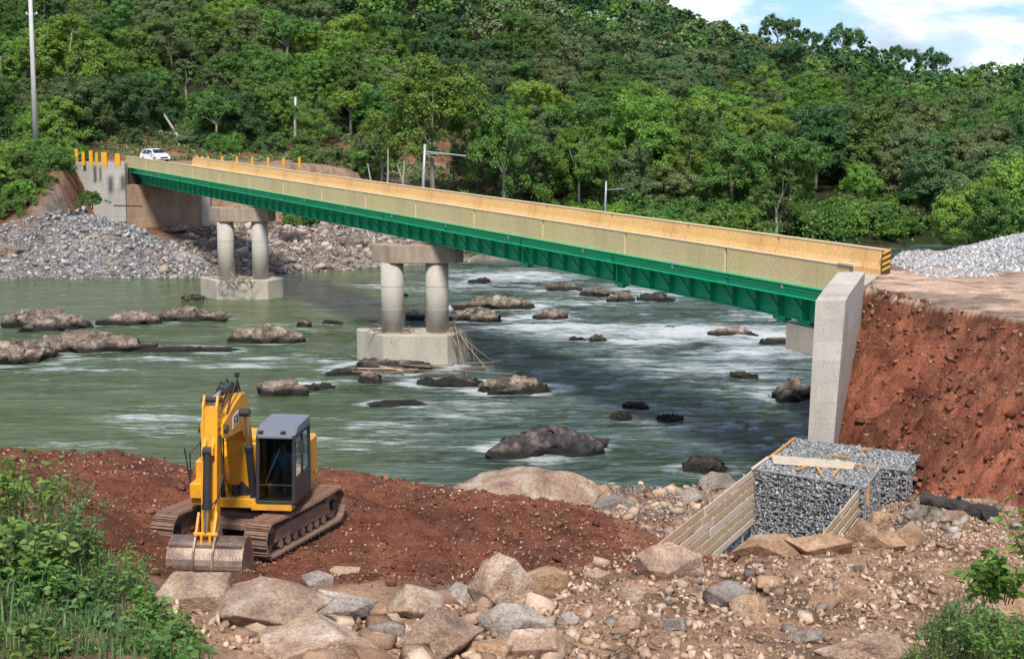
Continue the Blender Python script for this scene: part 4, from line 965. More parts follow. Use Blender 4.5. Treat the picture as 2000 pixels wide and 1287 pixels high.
# far bank rip rap
rip = empty('riprap_heap', (-40, 158, 3)); tag(rip, 'heap of grey quarry stones piled against the left abutment', 'rock heap')
stone_field('', '', 12500, 900, (-56, -24, 149, 172), lambda X, Y: zf(X, Y), [(-30, 560), (-30, 450), (60, 425), (170, 400), (235, 430), (300, 465), (420, 520), (420, 560)],
            (M['grey_stone'], M['grey_stone']), .13, .34, .24, .46, rip)
rp2 = empty('rock_bank', (-20, 160, 1.5)); tag(rp2, 'low bank of broken brown and grey stones behind the far pier', 'rock bank')
stone_field('', '', 10000, 900, (-34, -4, 149, 178), lambda X, Y: zf(X, Y), [(290, 560), (300, 455), (430, 440), (560, 410), (740, 450), (930, 500), (930, 530)],
            (M['bank_stone'], M['bank_stone']), .13, .36, .28, .75, rp2)
for i, (u, v, w, h_, mat, lab) in enumerate([(570, 475, 60, 26, 'rock_dark', 'dark overhanging rock on the far bank behind the pier columns'), (690, 482, 60, 22, 'rock_shelf', 'brown rock slab on the far bank right of the far pier'),
    (345, 455, 60, 20, 'rock_shelf', 'brown rock slab at the foot of the stained abutment'), (480, 440, 40, 22, 'rock_sand', 'orange rock between the columns of the far pier'), (625, 455, 45, 18, 'rock_shelf', 'reddish rock ledge high on the far bank below the girder'),
    (20, 500, 70, 30, 'rock_shelf', 'weathered brown rock left of the grey stone heap'), (445, 462, 50, 14, 'rock_shelf', 'flat brown slab leaning behind the left column of the far pier')]):
    g = hit_ground(u, v, far_z, 140, 200); s_ = g.y/F
    rock_obj('boulder', 780+i, (g.x, g.y+.6, g.z+h_*s_*.3), (w*s_, w*s_*.7, h_*s_), mat, 0, 3, 12, .05, lab, 'boulder')
# gravel heap on the right
gh = lambda X, Y: 8.2 + 3.5*np.clip(1-np.sqrt(((X-29.5)/13.5)**2+((Y-76.5)/7.5)**2), -1, 1) + fbm(X*.6, Y*.6, 3, 88)*.25
gp = empty('gravel_heap', (30, 77, 8.6)); tag(gp, 'heap of pale grey crushed stone beside the dirt road on the right', 'gravel heap')
hx = np.linspace(15, 45, 60); hy = np.linspace(67.5, 86, 50); HX, HY = np.meshgrid(hx, hy, indexing='ij'); HZ = gh(HX, HY)
ii = np.arange(3000).reshape(60, 50); Fq = np.stack([ii[:-1, :-1], ii[1:, :-1], ii[1:, 1:], ii[:-1, 1:]], -1).reshape(-1, 4)
M['gravel_core'] = m_rock('gravel_core', [(.2, .2, .2), (.3, .3, .31), (.42, .42, .42)], 3, 9)
o = obj_np('core', np.stack([HX.ravel()-30, HY.ravel()-77, HZ.ravel()-8.6], 1), Fq, M['gravel_core'], gp, True)
M['crushed'] = m_stones('crushed', (.27, .27, .275), (.40, .40, .41), (.56, .56, .56), .3)
X, Y, Z = scatter_world(26000, 15.5, 40, 68.5, 80, gh, lambda X, Y, Z: (Z > 8.9))
S = .07+.10*rng.random(len(X))
o = merged('crushed_stone', CHIP, np.stack([X, Y, Z], 1)-np.array(gp.location), S, rand_rots(len(X)), M['crushed'], gp); tag(o, kind='stuff')
X, Y, Z = scatter_world(1800, 17.6, 21, 66, 82, lambda X, Y: zg(X, Y), lambda X, Y, Z: (Z > 8.7) & (Y > 70))
S = .05+.09*rng.random(len(X)); o = merged('spilled_gravel', CHIP, np.stack([X, Y, Z], 1)-np.array(gp.location), S, rand_rots(len(X)), M['crushed'], gp); tag(o, kind='stuff')

# ------------------------------------------------------------------ gabion walls
ZT = 4.72
def gab(name, pts, ztop, zbot, label, nst, mat=M['gabion_stone']):
    pts = [Vector((p.x, p.y, 0)) for p in pts]; c = sum(pts, Vector())/len(pts)
    root = empty(name, (c.x, c.y, zbot), 0, label, 'gabion')
    n = len(pts); inn = [(p-c)*.97 for p in pts]
    MB().add([(p.x, p.y, 0) for p in inn] + [(p.x, p.y, ztop-zbot-.04) for p in inn], [tuple(range(n))[::-1], tuple(range(n, 2*n))] + [(i, (i+1) % n, (i+1) % n+n, i+n) for i in range(n)]).build('stone_core', M['gabion_core'], root)
    # stones packed on every face
    Ps = []
    for i in range(n):
        a, b3 = pts[i]-c, pts[(i+1) % n]-c; ar = (b3-a).length*(ztop-zbot); k = int(ar*nst)
        t = rng.random(k); z = rng.random(k)*(ztop-zbot)
        Ps.append(np.stack([a.x+(b3.x-a.x)*t, a.y+(b3.y-a.y)*t, z], 1)*np.array([.985, .985, 1]))
    area = abs(sum(pts[i].x*pts[(i+1) % n].y-pts[(i+1) % n].x*pts[i].y for i in range(n)))/2; k = int(area*nst)
    q = rng.random((k*3, 2)); lo = np.array([min(p.x for p in pts), min(p.y for p in pts)]); hi = np.array([max(p.x for p in pts), max(p.y for p in pts)])
    q = lo+q*(hi-lo); q = q[in_poly(q[:, 0], q[:, 1], [(p.x, p.y) for p in pts])][:k]
    Ps.append(np.stack([q[:, 0]-c.x, q[:, 1]-c.y, np.full(len(q), ztop-zbot-.02)+rng.normal(size=len(q))*.02], 1))
    P = np.concatenate(Ps)+rng.normal(size=(sum(len(q_) for q_ in Ps), 3))*.018; S = .055+.055*rng.random(len(P))**1.5
    o = merged('packed_stones', CHIP, P, S, rand_rots(len(P)), mat, root); tag(o, kind='stuff')
    w = MB()
    for i in range(n):
        a, b3 = pts[i]-c, pts[(i+1) % n]-c; a = a*1.012; b3 = b3*1.012; H_ = ztop-zbot; Ls = (b3-a).length
        for k in range(int(H_/.5)+1):
            w.beam((a.x, a.y, min(k*.5, H_)), (b3.x, b3.y, min(k*.5, H_)), .022, .022)
        for k in range(int(Ls/.5)+1):
            t = k*.5/Ls; w.beam((a.x+(b3.x-a.x)*t, a.y+(b3.y-a.y)*t, 0), (a.x+(b3.x-a.x)*t, a.y+(b3.y-a.y)*t, H_), .014, .014)
        w.beam((a.x, a.y, H_), (b3.x, b3.y, H_), .045, .045)
    w.build('wire_basket', M['grey_steel'], root)
    return root
M['gabion_core'] = m_rock('gabion_core', [(.04, .04, .045), (.08, .08, .085), (.13, .13, .13)], 4, 12)
gFL = Pz(1472, 915, ZT); gFR = Pz(1690, 950, ZT); gC = Pz(1718, 913, ZT); gD = Pz(1770, 917, ZT); gBR = Pz(1795, 888, ZT); gBL = Pz(1553, 857, ZT)
gM = gFL + (gBL-gFL)*.5; gC2 = gC
gab('gabion_wall', [gFL, gFR, gC2, gM], ZT, 1.9, 'front block of the grey stone gabion, facing the open pit', 260)
gab('gabion_wall', [gM+(gBL-gM)*.01, gC2+(gBR-gC2)*.02, gD, gBR, gBL], ZT-.01, 2.4, 'rear block of the grey stone gabion, reaching towards the red embankment', 240)
# timber on and around the gabion
def plank(a, b, w, h, mat, name='plank', parent=None, **k):
    return MB().beam(a, b, w, h).build(name, mat, parent, bevel=0, **k)
bun = empty('timber_bundle', tuple(Pz(1590, 902, ZT+.05)), 0, 'bundle of pale sawn boards lying across the top of the gabion', 'timber')
for k in range(4):
    a = Pz(1507+k*1.5, 890+k*4.5, ZT+.09); b3 = Pz(1672-k*2, 905+k*3.2, ZT+.09); o_ = Vector(bun.location)
    plank(a-o_, b3-o_, .13, .05, M['timber_pale'], parent=bun)
for k, (a, b3, lab) in enumerate([((1553, 855), (1503, 893), 'orange edge board along the back left rim of the gabion'), ((1500, 893), (1470, 915), 'pale short board along the front left rim of the gabion'),
    ((1664, 905), (1712, 915), 'thin orange board pointing right from the bundle'), ((1556, 917), (1580, 909), 'short orange scrap board in front of the bundle, left one'),
    ((1594, 908), (1604, 926), 'crooked orange scrap under the middle of the bundle'), ((1626, 930), (1638, 916), 'short orange scrap in front of the bundle, right one'), ((1618, 888), (1662, 893), 'orange offcut lying behind the bundle'), ((1680, 880), (1694, 876), 'orange offcut at the back of the gabion top')]):
    A_ = Pz(*a, ZT+.08); B_ = Pz(*b3, ZT+.08); c = (A_+B_)/2
    o = plank(A_-c, B_-c, .09, .05, M['timber_pale'] if 'pale' in lab else M['timber_orange'], 'board'); o.location = c; tag(o, lab, 'board')
def fence(name, A_, B_, n, pw, gap, label, stakes, drop=.0, inset=.1):
    d = (B_-A_); c = (A_+B_)/2; root = empty(name, (c.x, c.y, A_.z), 0, label, 'formwork')
    nrm = Vector((d.y, -d.x, 0)).normalized()
    for k in range(n):
        dz = -(pw/2+k*(pw+gap)); jit = random.uniform(-.12, .12); mid = .5+random.uniform(-.08, .08)
        for (t0, t1, of) in ((0-.02+jit*.1, mid, 0), (mid+.004, 1+jit*.2, .012)):
            a = A_+d*t0+nrm*of; b3 = A_+d*t1+nrm*of
            plank(a-Vector(root.location)+Vector((0, 0, dz)), b3-Vector(root.location)+Vector((0, 0, dz+random.uniform(-.02, .02))), .035, pw, M['timber' if (k+(of > 0)) % 3 else 'timber_pale'], parent=root)
    for t in stakes:
        a = A_+d*t+nrm*.05-Vector(root.location); tot = n*(pw+gap)
        MB().beam((a.x, a.y, .05), (a.x, a.y, -tot-.8), .05, .05).build('stake', M['grey_steel'], root)
    return root
fa0 = Pz(1476, 913, ZT); fa1 = Pz(1275, 1070, ZT-.1)
fence('timber_formwork', fa0, fa1, 7, .20, .075, 'long fence of pale planks running from the gabion to the left foreground', [.12, .3, .48, .66, .84])
fb0 = Pz(1682, 949, ZT-.1); fb1 = Pz(1603, 1048, ZT-.25)
fence('timber_formwork', fb0, fb1, 4, .21, .10, 'short fence of pale planks on the right side of the gabion pit', [.02, .5, .9])
p_ = fb0+Vector((.12, -.15, 0)); pst = MB().tube([(0, 0, -.55), (0, 0, .08)], .12, 10).build('post', M['timber_orange'], None); pst.location = p_; tag(pst, 'short round orange timber stub at the corner of the gabion', 'post')
# gravel floor of the pit
X, Y, Z = scatter_world(5000, 5.5, 11.5, 46.5, 54.5, lambda X, Y: zg(X, Y), lambda X, Y, Z: (Z < 3.6) & in_poly(*proj(X, Y, Z), [(1420, 1000), (1700, 990), (1620, 1090), (1420, 1095)]))
S = .04+.06*rng.random(len(X)); o = merged('pit_gravel', CHIP, np.stack([X, Y, Z+.03], 1), S, rand_rots(len(X)), M['crushed']); tag(o, 'loose grey gravel on the floor of the gabion pit', kind='stuff')
# charred log
lg = [Pz(1796, 972, 4.5), Pz(1850, 985, 4.35), Pz(1895, 1002, 4.3), Pz(1936, 1002, 4.6)]; c = lg[0].copy()
lp = []; lr = []
for k in range(15):
    t = k/14*3; i0 = min(int(t), 2); p = lg[i0].lerp(lg[i0+1], t-i0)-c; lp.append(p+Vector((random.uniform(-.03, .03), random.uniform(-.04, .04), random.uniform(-.05, .05)))); lr.append((.16+.12*math.sin(k/14*2.4))*random.uniform(.82, 1.2))
lm = MB().tube(lp, lr, 11); lm.tube([lp[6], lp[6]+Vector((.1, -.2, .35))], [.09, .05], 7); lm.tube([lp[11], lp[11]+Vector((.25, -.1, .28))], [.10, .04], 7)
lm.v = [(x+random.uniform(-.02, .02), y+random.uniform(-.02, .02), z+random.uniform(-.02, .02)) for x, y, z in lm.v]
o = lm.build('charred_log', M['char'], None); o.location = c; tag(o, 'thick charred black log lying at the foot of the red embankment', 'log')

# ------------------------------------------------------------------ driftwood
def twigs(name, c, n, spread, ln, label, mats=('drift', 'drift_pale'), seed=1, flat=.3):
    r = random.Random(seed); root = empty(name, tuple(c), 0, label, 'driftwood')
    for k in range(n):
        p = Vector((r.uniform(-1, 1)*spread[0], r.uniform(-1, 1)*spread[1], r.uniform(0, 1)*spread[2])); d = Vector((r.uniform(-1, 1), r.uniform(-.6, .6), r.uniform(-flat, flat))).normalized()*r.uniform(.4, 1)*ln
        q = p+d*.5+Vector((r.uniform(-.1, .1), r.uniform(-.1, .1), r.uniform(-.1, .1)))*ln; e_ = p+d+Vector((0, 0, -r.uniform(0, .2)*ln)); rd_ = r.uniform(.02, .06)
        MB().tube([p, q, e_], [rd_, rd_*.8, rd_*.4], 5).build('branch', M[r.choice(mats)], root)
    return root
twigs('driftwood', Pz(458, 550, 1.62), 34, (1.3, .5, .35), 1.5, 'tangle of dark branches on top of the far pier footing', seed=3)
twigs('driftwood', Pz(385, 583, .15), 16, (1.0, .4, .2), 1.3, 'dark branches caught at the left waterline of the far pier footing', ('drift', 'char'), seed=4)
twigs('driftwood', Pz(765, 648, 2.0), 30, (1.5, .5, .25), 1.2, 'brushwood around the column bases on the nearer pier footing', seed=5)
h = twigs('driftwood', Pz(880, 660, 1.6), 34, (.8, .6, .5), 1.6, 'snagged branches hanging off the right end of the nearer pier footing', seed=6, flat=1.0)
o_ = Vector(h.location)
for k in range(14):
    a = Vector((random.uniform(-.8, 1.0), random.uniform(-.9, -.1), random.uniform(0, .5))); b3 = a+Vector((random.uniform(.1, .9), random.uniform(-.5, .1), -random.uniform(1.2, 2.1)))
    MB().tube([a, (a+b3)/2+Vector((.12, 0, .1)), b3], [.035, .03, .02], 5).build('branch', M['drift_pale' if k % 2 else 'drift'], h)
for k, (u, v) in enumerate([(978, 717), (955, 725), (912, 735)]):
    b3 = Pz(u, v, .1)-o_; a = Vector((.3, -.4, .6+.1*k)); MB().tube([a, (a+b3)/2+Vector((0, 0, -.12)), b3], .028, 5).build('branch', M['drift_pale'], h)
dp = empty('driftwood', tuple(Pz(790, 722, .25)), 0, 'flat weathered planks and sticks stranded below the nearer pier footing', 'driftwood'); o_ = Vector(dp.location)
for k in range(13):
    u = random.uniform(665, 905); v = random.uniform(706, 732); a = Pz(u, v, .25+random.random()*.35); ln = random.uniform(30, 130); b3 = Pz(u+ln, v+random.uniform(-3, 9), .2+random.random()*.3)
    MB().beam(a-o_, b3-o_, .16, .05).build('plank', M[random.choice(['drift', 'drift', 'drift_pale', 'timber'])], dp)
# ------------------------------------------------------------------ foliage
def leaf_quads(P, Nn, size, r, aspect=.62, droop=0):
    """one four-cornered leaf face per point, facing roughly along Nn"""
    n = len(P); t = r.normal(size=(n, 3)); t -= (t*Nn).sum(1)[:, None]*Nn; t /= np.linalg.norm(t, axis=1)[:, None]+1e-9
    b = np.cross(Nn, t); s = size[:, None]
    V = np.stack([P-t*s*.5, P+b*s*.5*aspect+t*s*.05, P+t*s*.5-np.array([0, 0, 1])*s*droop, P-b*s*.5*aspect+t*s*.05], 1)
    return V.reshape(-1, 3), np.arange(n*4).reshape(n, 4)
def crown(seed, R, H, nl, nleaf, leaf, zbase=.0, top=1.0, r0=.34, r1=.5, up=.45, wild=.5):
    """leaves in clumps: lobes spread over an uneven ellipsoid, clumps of leaves spread over every lobe"""
    r = np.random.default_rng(seed); C = []; Rs = []
    while len(C) < nl:
        d = r.normal(size=3); d /= np.linalg.norm(d)
        if d[2] < -.75: continue
        k = r.uniform(.30, .80); c = np.array([d[0]*R*k, d[1]*R*k, zbase + H*(.44 + .44*d[2]*k*1.15)])
        C.append(c); Rs.append(R*r.uniform(r0, r1)*(1.15-.35*d[2]))
    C = np.array(C); Rs = np.array(Rs)
    # sub clumps on the lobes
    nsub = nl*14; li = r.integers(0, nl, nsub); d = r.normal(size=(nsub, 3)); d[:, 2] = np.abs(d[:, 2])*.9-.25; d /= np.linalg.norm(d, axis=1)[:, None]
    S = C[li]+d*Rs[li][:, None]*r.uniform(.75, 1.05, nsub)[:, None]*np.array([1, 1, .85]); SR = Rs[li]*r.uniform(.15, .38, nsub)
    keep = np.ones(nsub, bool)
    for c, q in zip(C, Rs): keep &= (np.linalg.norm((S-c)/np.array([1, 1, .85]), axis=1) > q*.70)
    S, SR, d0 = S[keep], SR[keep], d[keep]
    k = r.integers(0, len(S), nleaf); d = r.normal(size=(nleaf, 3)); d[:, 2] += .35; d /= np.linalg.norm(d, axis=1)[:, None]
    stray = 1+(r.random(nleaf) < .14)*r.uniform(.2, 1.3, nleaf)
    P = S[k]+d*(SR[k]*stray)[:, None]*(r.random(nleaf)**.33)[:, None]*np.array([1, 1, .8])
    Nn = d*.6+d0[k]*.6+r.normal(size=(nleaf, 3))*wild; Nn[:, 2] += up; Nn /= np.linalg.norm(Nn, axis=1)[:, None]
    V, Fc = leaf_quads(P, Nn, leaf*(.6+.8*r.random(nleaf)), r)
    return V, Fc, C, Rs
def trunk_mesh(seed, h, C, rad, mat, nb=6, lean=.3, vis=.45):
    r = random.Random(seed); m = MB(); fork = Vector((r.uniform(-lean, lean), r.uniform(-lean, lean), h*vis))
    m.tube([(0, 0, -1.0), (0, 0, .3), (fork.x*.4, fork.y*.4, fork.z*.5), fork], [rad*1.35, rad*1.1, rad*.85, rad*.7], 7)
    for c in sorted([tuple(c) for c in C], key=lambda q: -q[2])[:nb]:
        c = Vector(c); mid = fork.lerp(c, .5)+Vector((r.uniform(-.3, .3), r.uniform(-.3, .3), -.1*h*.1))
        m.tube([fork-Vector((0, 0, .1)), mid, c], [rad*.5, rad*.34, rad*.12], 5)
    me = bpy.data.meshes.new('trunk'); me.from_pydata(m.v, [], m.f); me.update(); me.materials.append(M[mat]); return me
TREES = {}
def variant(key, seed, R, H, nl, nleaf, leaf, mats, zb, bark, vis, **k):
    V, Fc, C, Rs = crown(seed, R, H, nl, nleaf, leaf, zbase=zb, **k)
    tm = trunk_mesh(seed, zb+H, C, .11+.008*(zb+H), bark, vis=vis)
    TREES[key] = (tm, mesh_np('crown', V, Fc, [M['leaf_mid']]), zb+H)
ALLM = ['leaf_bright', 'leaf_mid', 'leaf_dark', 'leaf_olive']
for i in range(3): variant('round%d' % i, 10+i, 4.4, 10.8, 32, 36000, .205, ALLM, .0, 'bark', .45, r0=.28, r1=.44)
for i in range(3): variant('tall%d' % i, 20+i, 3.8, 13.5, 38, 38000, .20, ALLM, .0, 'bark', .42, r0=.28, r1=.46)
for i in range(2): variant('flat%d' % i, 30+i, 3.8, 4.2, 13, 12000, .24, ALLM, 6.5, 'bark', .62, r0=.28, r1=.42)
for i in range(2): variant('open%d' % i, 40+i, 4.2, 9.0, 17, 12000, .25, ALLM, 3.0, 'bark_pale', .40, r0=.24, r1=.36)
for i in range(3): variant('bush%d' % i, 50+i, 3.2, 4.6, 16, 16000, .195, ALLM, -.8, 'bark', .3)
for i in range(2): variant('near%d' % i, 60+i, 4.2, 10.0, 30, 40000, .195, ALLM, 2.6, 'bark_pale', .40, r0=.26, r1=.42)
def tree(kind, x, y, z, s, mat, label=None, group=None, name=None, cat='tree', rz=None, sz=1.0):
    tm, cm, H = TREES[kind]; big = kind.startswith('bush')
    root = empty(name or ('shrub' if big else 'broadleaf_tree'), (x, y, z), random.uniform(0, 6.28) if rz is None else rz, label, 'shrub' if big and cat == 'tree' else cat, group)
    root.scale = (s, s, s*sz)
    link(bpy.data.objects.new('trunk', tm), root); c = link(bpy.data.objects.new('crown', cm), root)
    c.material_slots[0].link = 'OBJECT'; c.material_slots[0].material = M[mat]
    return root
def at(u, Y): X = float((u-1000)/F*Y); return X, Y, far_z(X, Y)
def tree_px(kind, u, Y, vtop, mat, label, zoff=-.5, sw=1.0, **k):
    """a tree standing at distance Y under photo column u, as tall as the photograph shows it"""
    x, y, z = at(u, Y); H = TREES[kind][2]; top = PY(u, vtop, Y).z; s = max(.4, (top-z-zoff)/H)
    o = tree(kind, x, y, z+zoff, s*sw, mat, label, None, sz=1/sw, **k); return o
# single trees that can be told apart
HERO = [
 ('near0', 985, 176, 172, 'leaf_mid', 'tall tree with a pale forked trunk standing above the middle of the bridge', .8),
 ('near1', 845, 178, 92, 'leaf_bright', 'largest bright leafy tree above the horizontal arm of the grey mast', 1.0),
 ('open0', 745, 182, 205, 'leaf_olive', 'thin pale stemmed tree left of the grey mast at the forest edge', .9),
 ('near0', 1130, 180, 215, 'leaf_bright', 'rounded bright green tree just right of the forked trunk tree', .85),
 ('round1', 1235, 186, 250, 'leaf_olive', 'olive coloured tree behind the small far mast', .8),
 ('near1', 1560, 192, 265, 'leaf_bright', 'tall sunlit yellow green tree over the right part of the bridge', .8),
 ('near0', 1680, 190, 300, 'leaf_bright', 'bright spreading tree at the river bend left of the gravel heap', .85),
 ('tall2', 1480, 188, 300, 'leaf_olive', 'narrow grey green tree left of the sunlit yellow green tree', .8),
 ('near1', 140, 212, 20, 'leaf_bright', 'huge bright green tree beside the tall concrete pole', 1.15),
 ('near0', 225, 216, 68, 'leaf_bright', 'bright green domed tree right of the huge one by the pole', 1.0),
 ('open1', 335, 232, 100, 'leaf_olive', 'half bare tree with pale trunk on the left hillside', .9),
 ('near0', 1950, 166, 240, 'leaf_olive', 'big yellowish tree at the right edge above the gravel heap', .9),
 ('near1', 2025, 158, 262, 'leaf_bright', 'green tree cut by the right edge of the photo above the gravel heap', .9),
 ('near1', 1895, 163, 345, 'leaf_bright', 'overhanging bright shrub above the far slope of the gravel heap', .9),
 ('near0', 1965, 155, 330, 'leaf_mid', 'dark leafy tree low at the right edge just over the gravel heap', .9),
 ('flat0', 1080*1.52, 322, 44, 'leaf_dark', 'umbrella shaped tree standing highest on the right skyline', .8),
 ('flat1', 1752, 328, 84, 'leaf_dark', 'small flat topped tree on the skyline right of the umbrella shaped one', .8),
 ('flat0', 1816, 328, 92, 'leaf_dark', 'dark round headed tree on the skyline above the river bend', .8),
 ('flat1', 1560, 322, 52, 'leaf_dark', 'dark tree on the skyline just left of the umbrella shaped one', .9),
 ('flat0', 1510, 324, 26, 'leaf_dark', 'dark tree on the skyline where the sky opens', .9),
]
used_xy = []
def where_px(x, y, z, h):
    u, v = proj(x, y, z+h); u = float(u); v = float(v)
    for lim, nm in ((60, 'left of the tall pole'), (200, 'just right of the tall pole'), (400, 'above the white car'), (520, 'left of the short pole'), (650, 'around the short pole'), (780, 'left of the grey mast'), (900, 'behind the grey mast'), (1020, 'right of the grey mast'),
                    (1130, 'left of the slim mast'), (1240, 'behind the slim mast'), (1380, 'right of the slim mast'), (1520, 'below the open sky'), (1640, 'over the right parapet third'), (1760, 'above the right parapet end'), (1880, 'above the river bend'), (9999, 'above the gravel heap')):
        if u < lim: break
    row = 'top edge' if v < 25 else 'upper slope' if v < 90 else 'middle slope' if v < 160 else 'lower slope' if v < 235 else 'forest foot'
    return row, nm
for kd, u, Y, vt, mt, lab, sw in HERO:
    o = tree_px(kd, u, Y, vt, mt, lab, sw=sw); used_xy.append((o.location.x, o.location.y, 3.2))
# the forest, tree by tree
rf = np.random.default_rng(5); cand = []
ya = 150.0
while ya < 352:
    st = 5.4 + (ya-150)*.010
    for xa in np.arange(-130, 130, st):
        x = xa+rf.uniform(-.42, .42)*st; y = ya+rf.uniform(-.42, .42)*st; t = y-float(Ys(x))
        if t < 2.0: continue
        if x < -4 and t < 52 + 3*math.sin(x*.4) - (6 if x < -49 else 0):
            continue
        if x >= -4 and x < 8 and t < 14-x: continue
        z = far_z(x, y); u, v = proj(x, y, z+8)
        if u < -120 or u > 2130 or v < -130: continue
        cand.append((y - (12 if v > 30 else 0), x, y, z, t))
    ya += st
cand.sort()
big = cand[:300-len(HERO)]; rest = cand[300-len(HERO):]
print('forest', len(cand))
GR = {'round': 'full round broadleaf trees in the forest', 'tall': 'tall narrow broadleaf trees in the forest', 'open': 'thin crowned pale stemmed trees in the forest'}
LB = {('leaf_bright'): 'yellow green', 'leaf_mid': 'mid green', 'leaf_dark': 'dark green', 'leaf_olive': 'olive grey'}
def pick(x, y, r):
    n = float(vn(x*.045+3, y*.045, 77)); k = r.random()
    mt = 'leaf_dark' if n < .38 else 'leaf_mid' if n < .60 else 'leaf_bright'
    if k < .22: mt = 'leaf_olive'
    elif k < .38: mt = 'leaf_mid'
    elif k < .46: mt = 'leaf_bright'
    if y > 270 and mt == 'leaf_bright' and r.random() < .7: mt = 'leaf_mid'
    return mt
for (_, x, y, z, t) in big:
    if any((x-a)**2+(y-b)**2 < c*c for a, b, c in used_xy): continue
    mt = pick(x, y, rf); k = rf.random(); bank = t < 9
    kd = ('bush%d' % rf.integers(3)) if bank and k < .6 else 'round%d' % rf.integers(3) if k < .50 else 'tall%d' % rf.integers(3) if k < .86 else 'open%d' % rf.integers(2)
    s = rf.uniform(.85, 1.18)*(1.0 if t < 25 else .86)
    side = 'left hillside beyond the road' if x < -18 else 'slope right of the mast' if x < 25 else 'slope above the right river bend'
    where = 'water edge below the forest' if bank else side
    kn = kd[:-1]; ds = {'bush': 'low leafy shrub', 'round': 'round crowned tree', 'tall': 'tall narrow tree', 'open': 'thin pale stemmed tree'}[kn]
    row, nm = where_px(x, y, z, 7*s if kn != 'bush' else 2); lab = '%s %s %s the %s, %s' % (LB[mt], ds, 'at' if row in ('top edge', 'forest foot') else 'on', row, nm)
    tree(kd, x, y, z-.6, s, mt, lab, '%ss of the forest across the river' % ds, sz=rf.uniform(.78, 1.0))
# trees beyond the first three hundred, joined
lowc = [crown(200+i, 4.3, 9.5, 20, 1150, .70, zbase=.5, r0=.26, r1=.42)[:2] for i in range(4)]
for j, mt in enumerate(['leaf_mid', 'leaf_dark', 'leaf_olive']):
    sel = [c for i, c in enumerate(rest) if (rf.random() if False else ((i*7919) % 10)) in ((0, 1, 2, 3) if j == 0 else (4, 5, 6, 7) if j == 1 else (8, 9))]
    if not sel: continue
    P = np.array([[c[1], c[2], c[3]-.6] for c in sel]); S = rf.uniform(.75, 1.05, len(sel))
    o = merged('distant_forest', lowc, P, S, rz_rots(len(sel)), M[mt]); tag(o, ['mid green distant forest canopy on the upper hillside', 'dark distant forest canopy on the upper hillside', 'olive distant forest canopy on the upper hillside'][j], kind='stuff')
# shrubs along the road, on the left bank and over the slope behind the road
SH = []
for i in range(46):
    u = rf.uniform(-60, 590); Y = rf.uniform(198, 214); SH.append((u, Y, rf.uniform(.5, .85), 'behind the road'))
for i in range(70):
    u = rf.uniform(-120, 150); Y = rf.uniform(157, 186); SH.append((u, Y, rf.uniform(.55, .95), 'on the left bank'))
for i in range(10):
    u = rf.uniform(590, 760); Y = rf.uniform(184, 200); SH.append((u, Y, rf.uniform(.5, .8), 'at the road bend'))
for i in range(14):
    u = 600+i*28+rf.uniform(-8, 8); Y = 176+rf.uniform(-2, 3); SH.append((u, Y, rf.uniform(.45, .7), 'behind the far parapet'))
for i in range(34):
    u = 900+i*31+rf.uniform(-10, 10); Y = float(Ys((u-1000)/F*180))+rf.uniform(3.5, 12); SH.append((u, Y, rf.uniform(.75, 1.25), 'at the far water edge'))
for u, Y, s, wh in SH:
    x, y, z = at(u, Y); t = y-float(Ys(x))
    if wh.startswith('on the left bank') and (t < 7.5 or (x > -46.3 and t < 22)): continue
    mt = pick(x, y, rf) if rf.random() < .5 else 'leaf_bright' if rf.random() < .5 else 'leaf_mid'
    tree('bush%d' % rf.integers(3), x, y, z-.5*s, s, mt, '%s %s leafy shrub %s, %s' % (LB[mt], 'tall' if s > .8 else 'low', wh, where_px(x, y, z, 1)[1]), 'shrubs '+wh)
x, y, z = at(182, 165.5)
o = tree('bush0', x, y-.2, 5.6, .42, 'leaf_mid', 'small dark shrub growing against the pale left abutment wall')
# scrub and grass tufts on the far bank, uncountable
X, Y, Z = scatter_world(30000, -62, 4, 172, 215, lambda X, Y: zf(X, Y), lambda X, Y, Z: ((Y-Ys(X) > 38) | (X > -16) | ((X < -42) & (Y-Ys(X) > 8) & (Y-Ys(X) < 17))) & (vn(X*.35, Y*.35, 123) > .42))
Nn = rng.normal(size=(len(X), 3))*.6; Nn[:, 2] += .6; Nn /= np.linalg.norm(Nn, axis=1)[:, None]
V, Fc = leaf_quads(np.stack([X, Y, Z+.25*rng.random(len(X))], 1), Nn, .3+.35*rng.random(len(X)), rng)
o = obj_np('undergrowth', V, Fc, M['leaf_olive']); tag(o, 'low scrub over the slope beside the far road', kind='stuff')
# understory below the front trees of the right bank
n = 40000; X = rng.uniform(-6, 70, n); t = rng.uniform(1, 16, n)**1.0; Y = Ys(X)+t; Z = zf(X, Y, True)
k = (fbm(X*.3, t*.3, 3, 130) > -.12); X, Y, Z, t = X[k], Y[k], Z[k], t[k]; hgt = (.5+3.4*np.clip(fbm(X*.22, Y*.22, 3, 133)+.5, 0, 1))*rng.random(len(X))
Nn = rng.normal(size=(len(X), 3))*.6; Nn[:, 2] += .4; Nn[:, 1] -= .4; Nn /= np.linalg.norm(Nn, axis=1)[:, None]
V, Fc = leaf_quads(np.stack([X, Y, Z+hgt], 1), Nn, .25+.3*rng.random(len(X)), rng)
o = obj_np('undergrowth', V, Fc, M['leaf_mid']); tag(o, 'tangled undergrowth along the far water edge', kind='stuff')
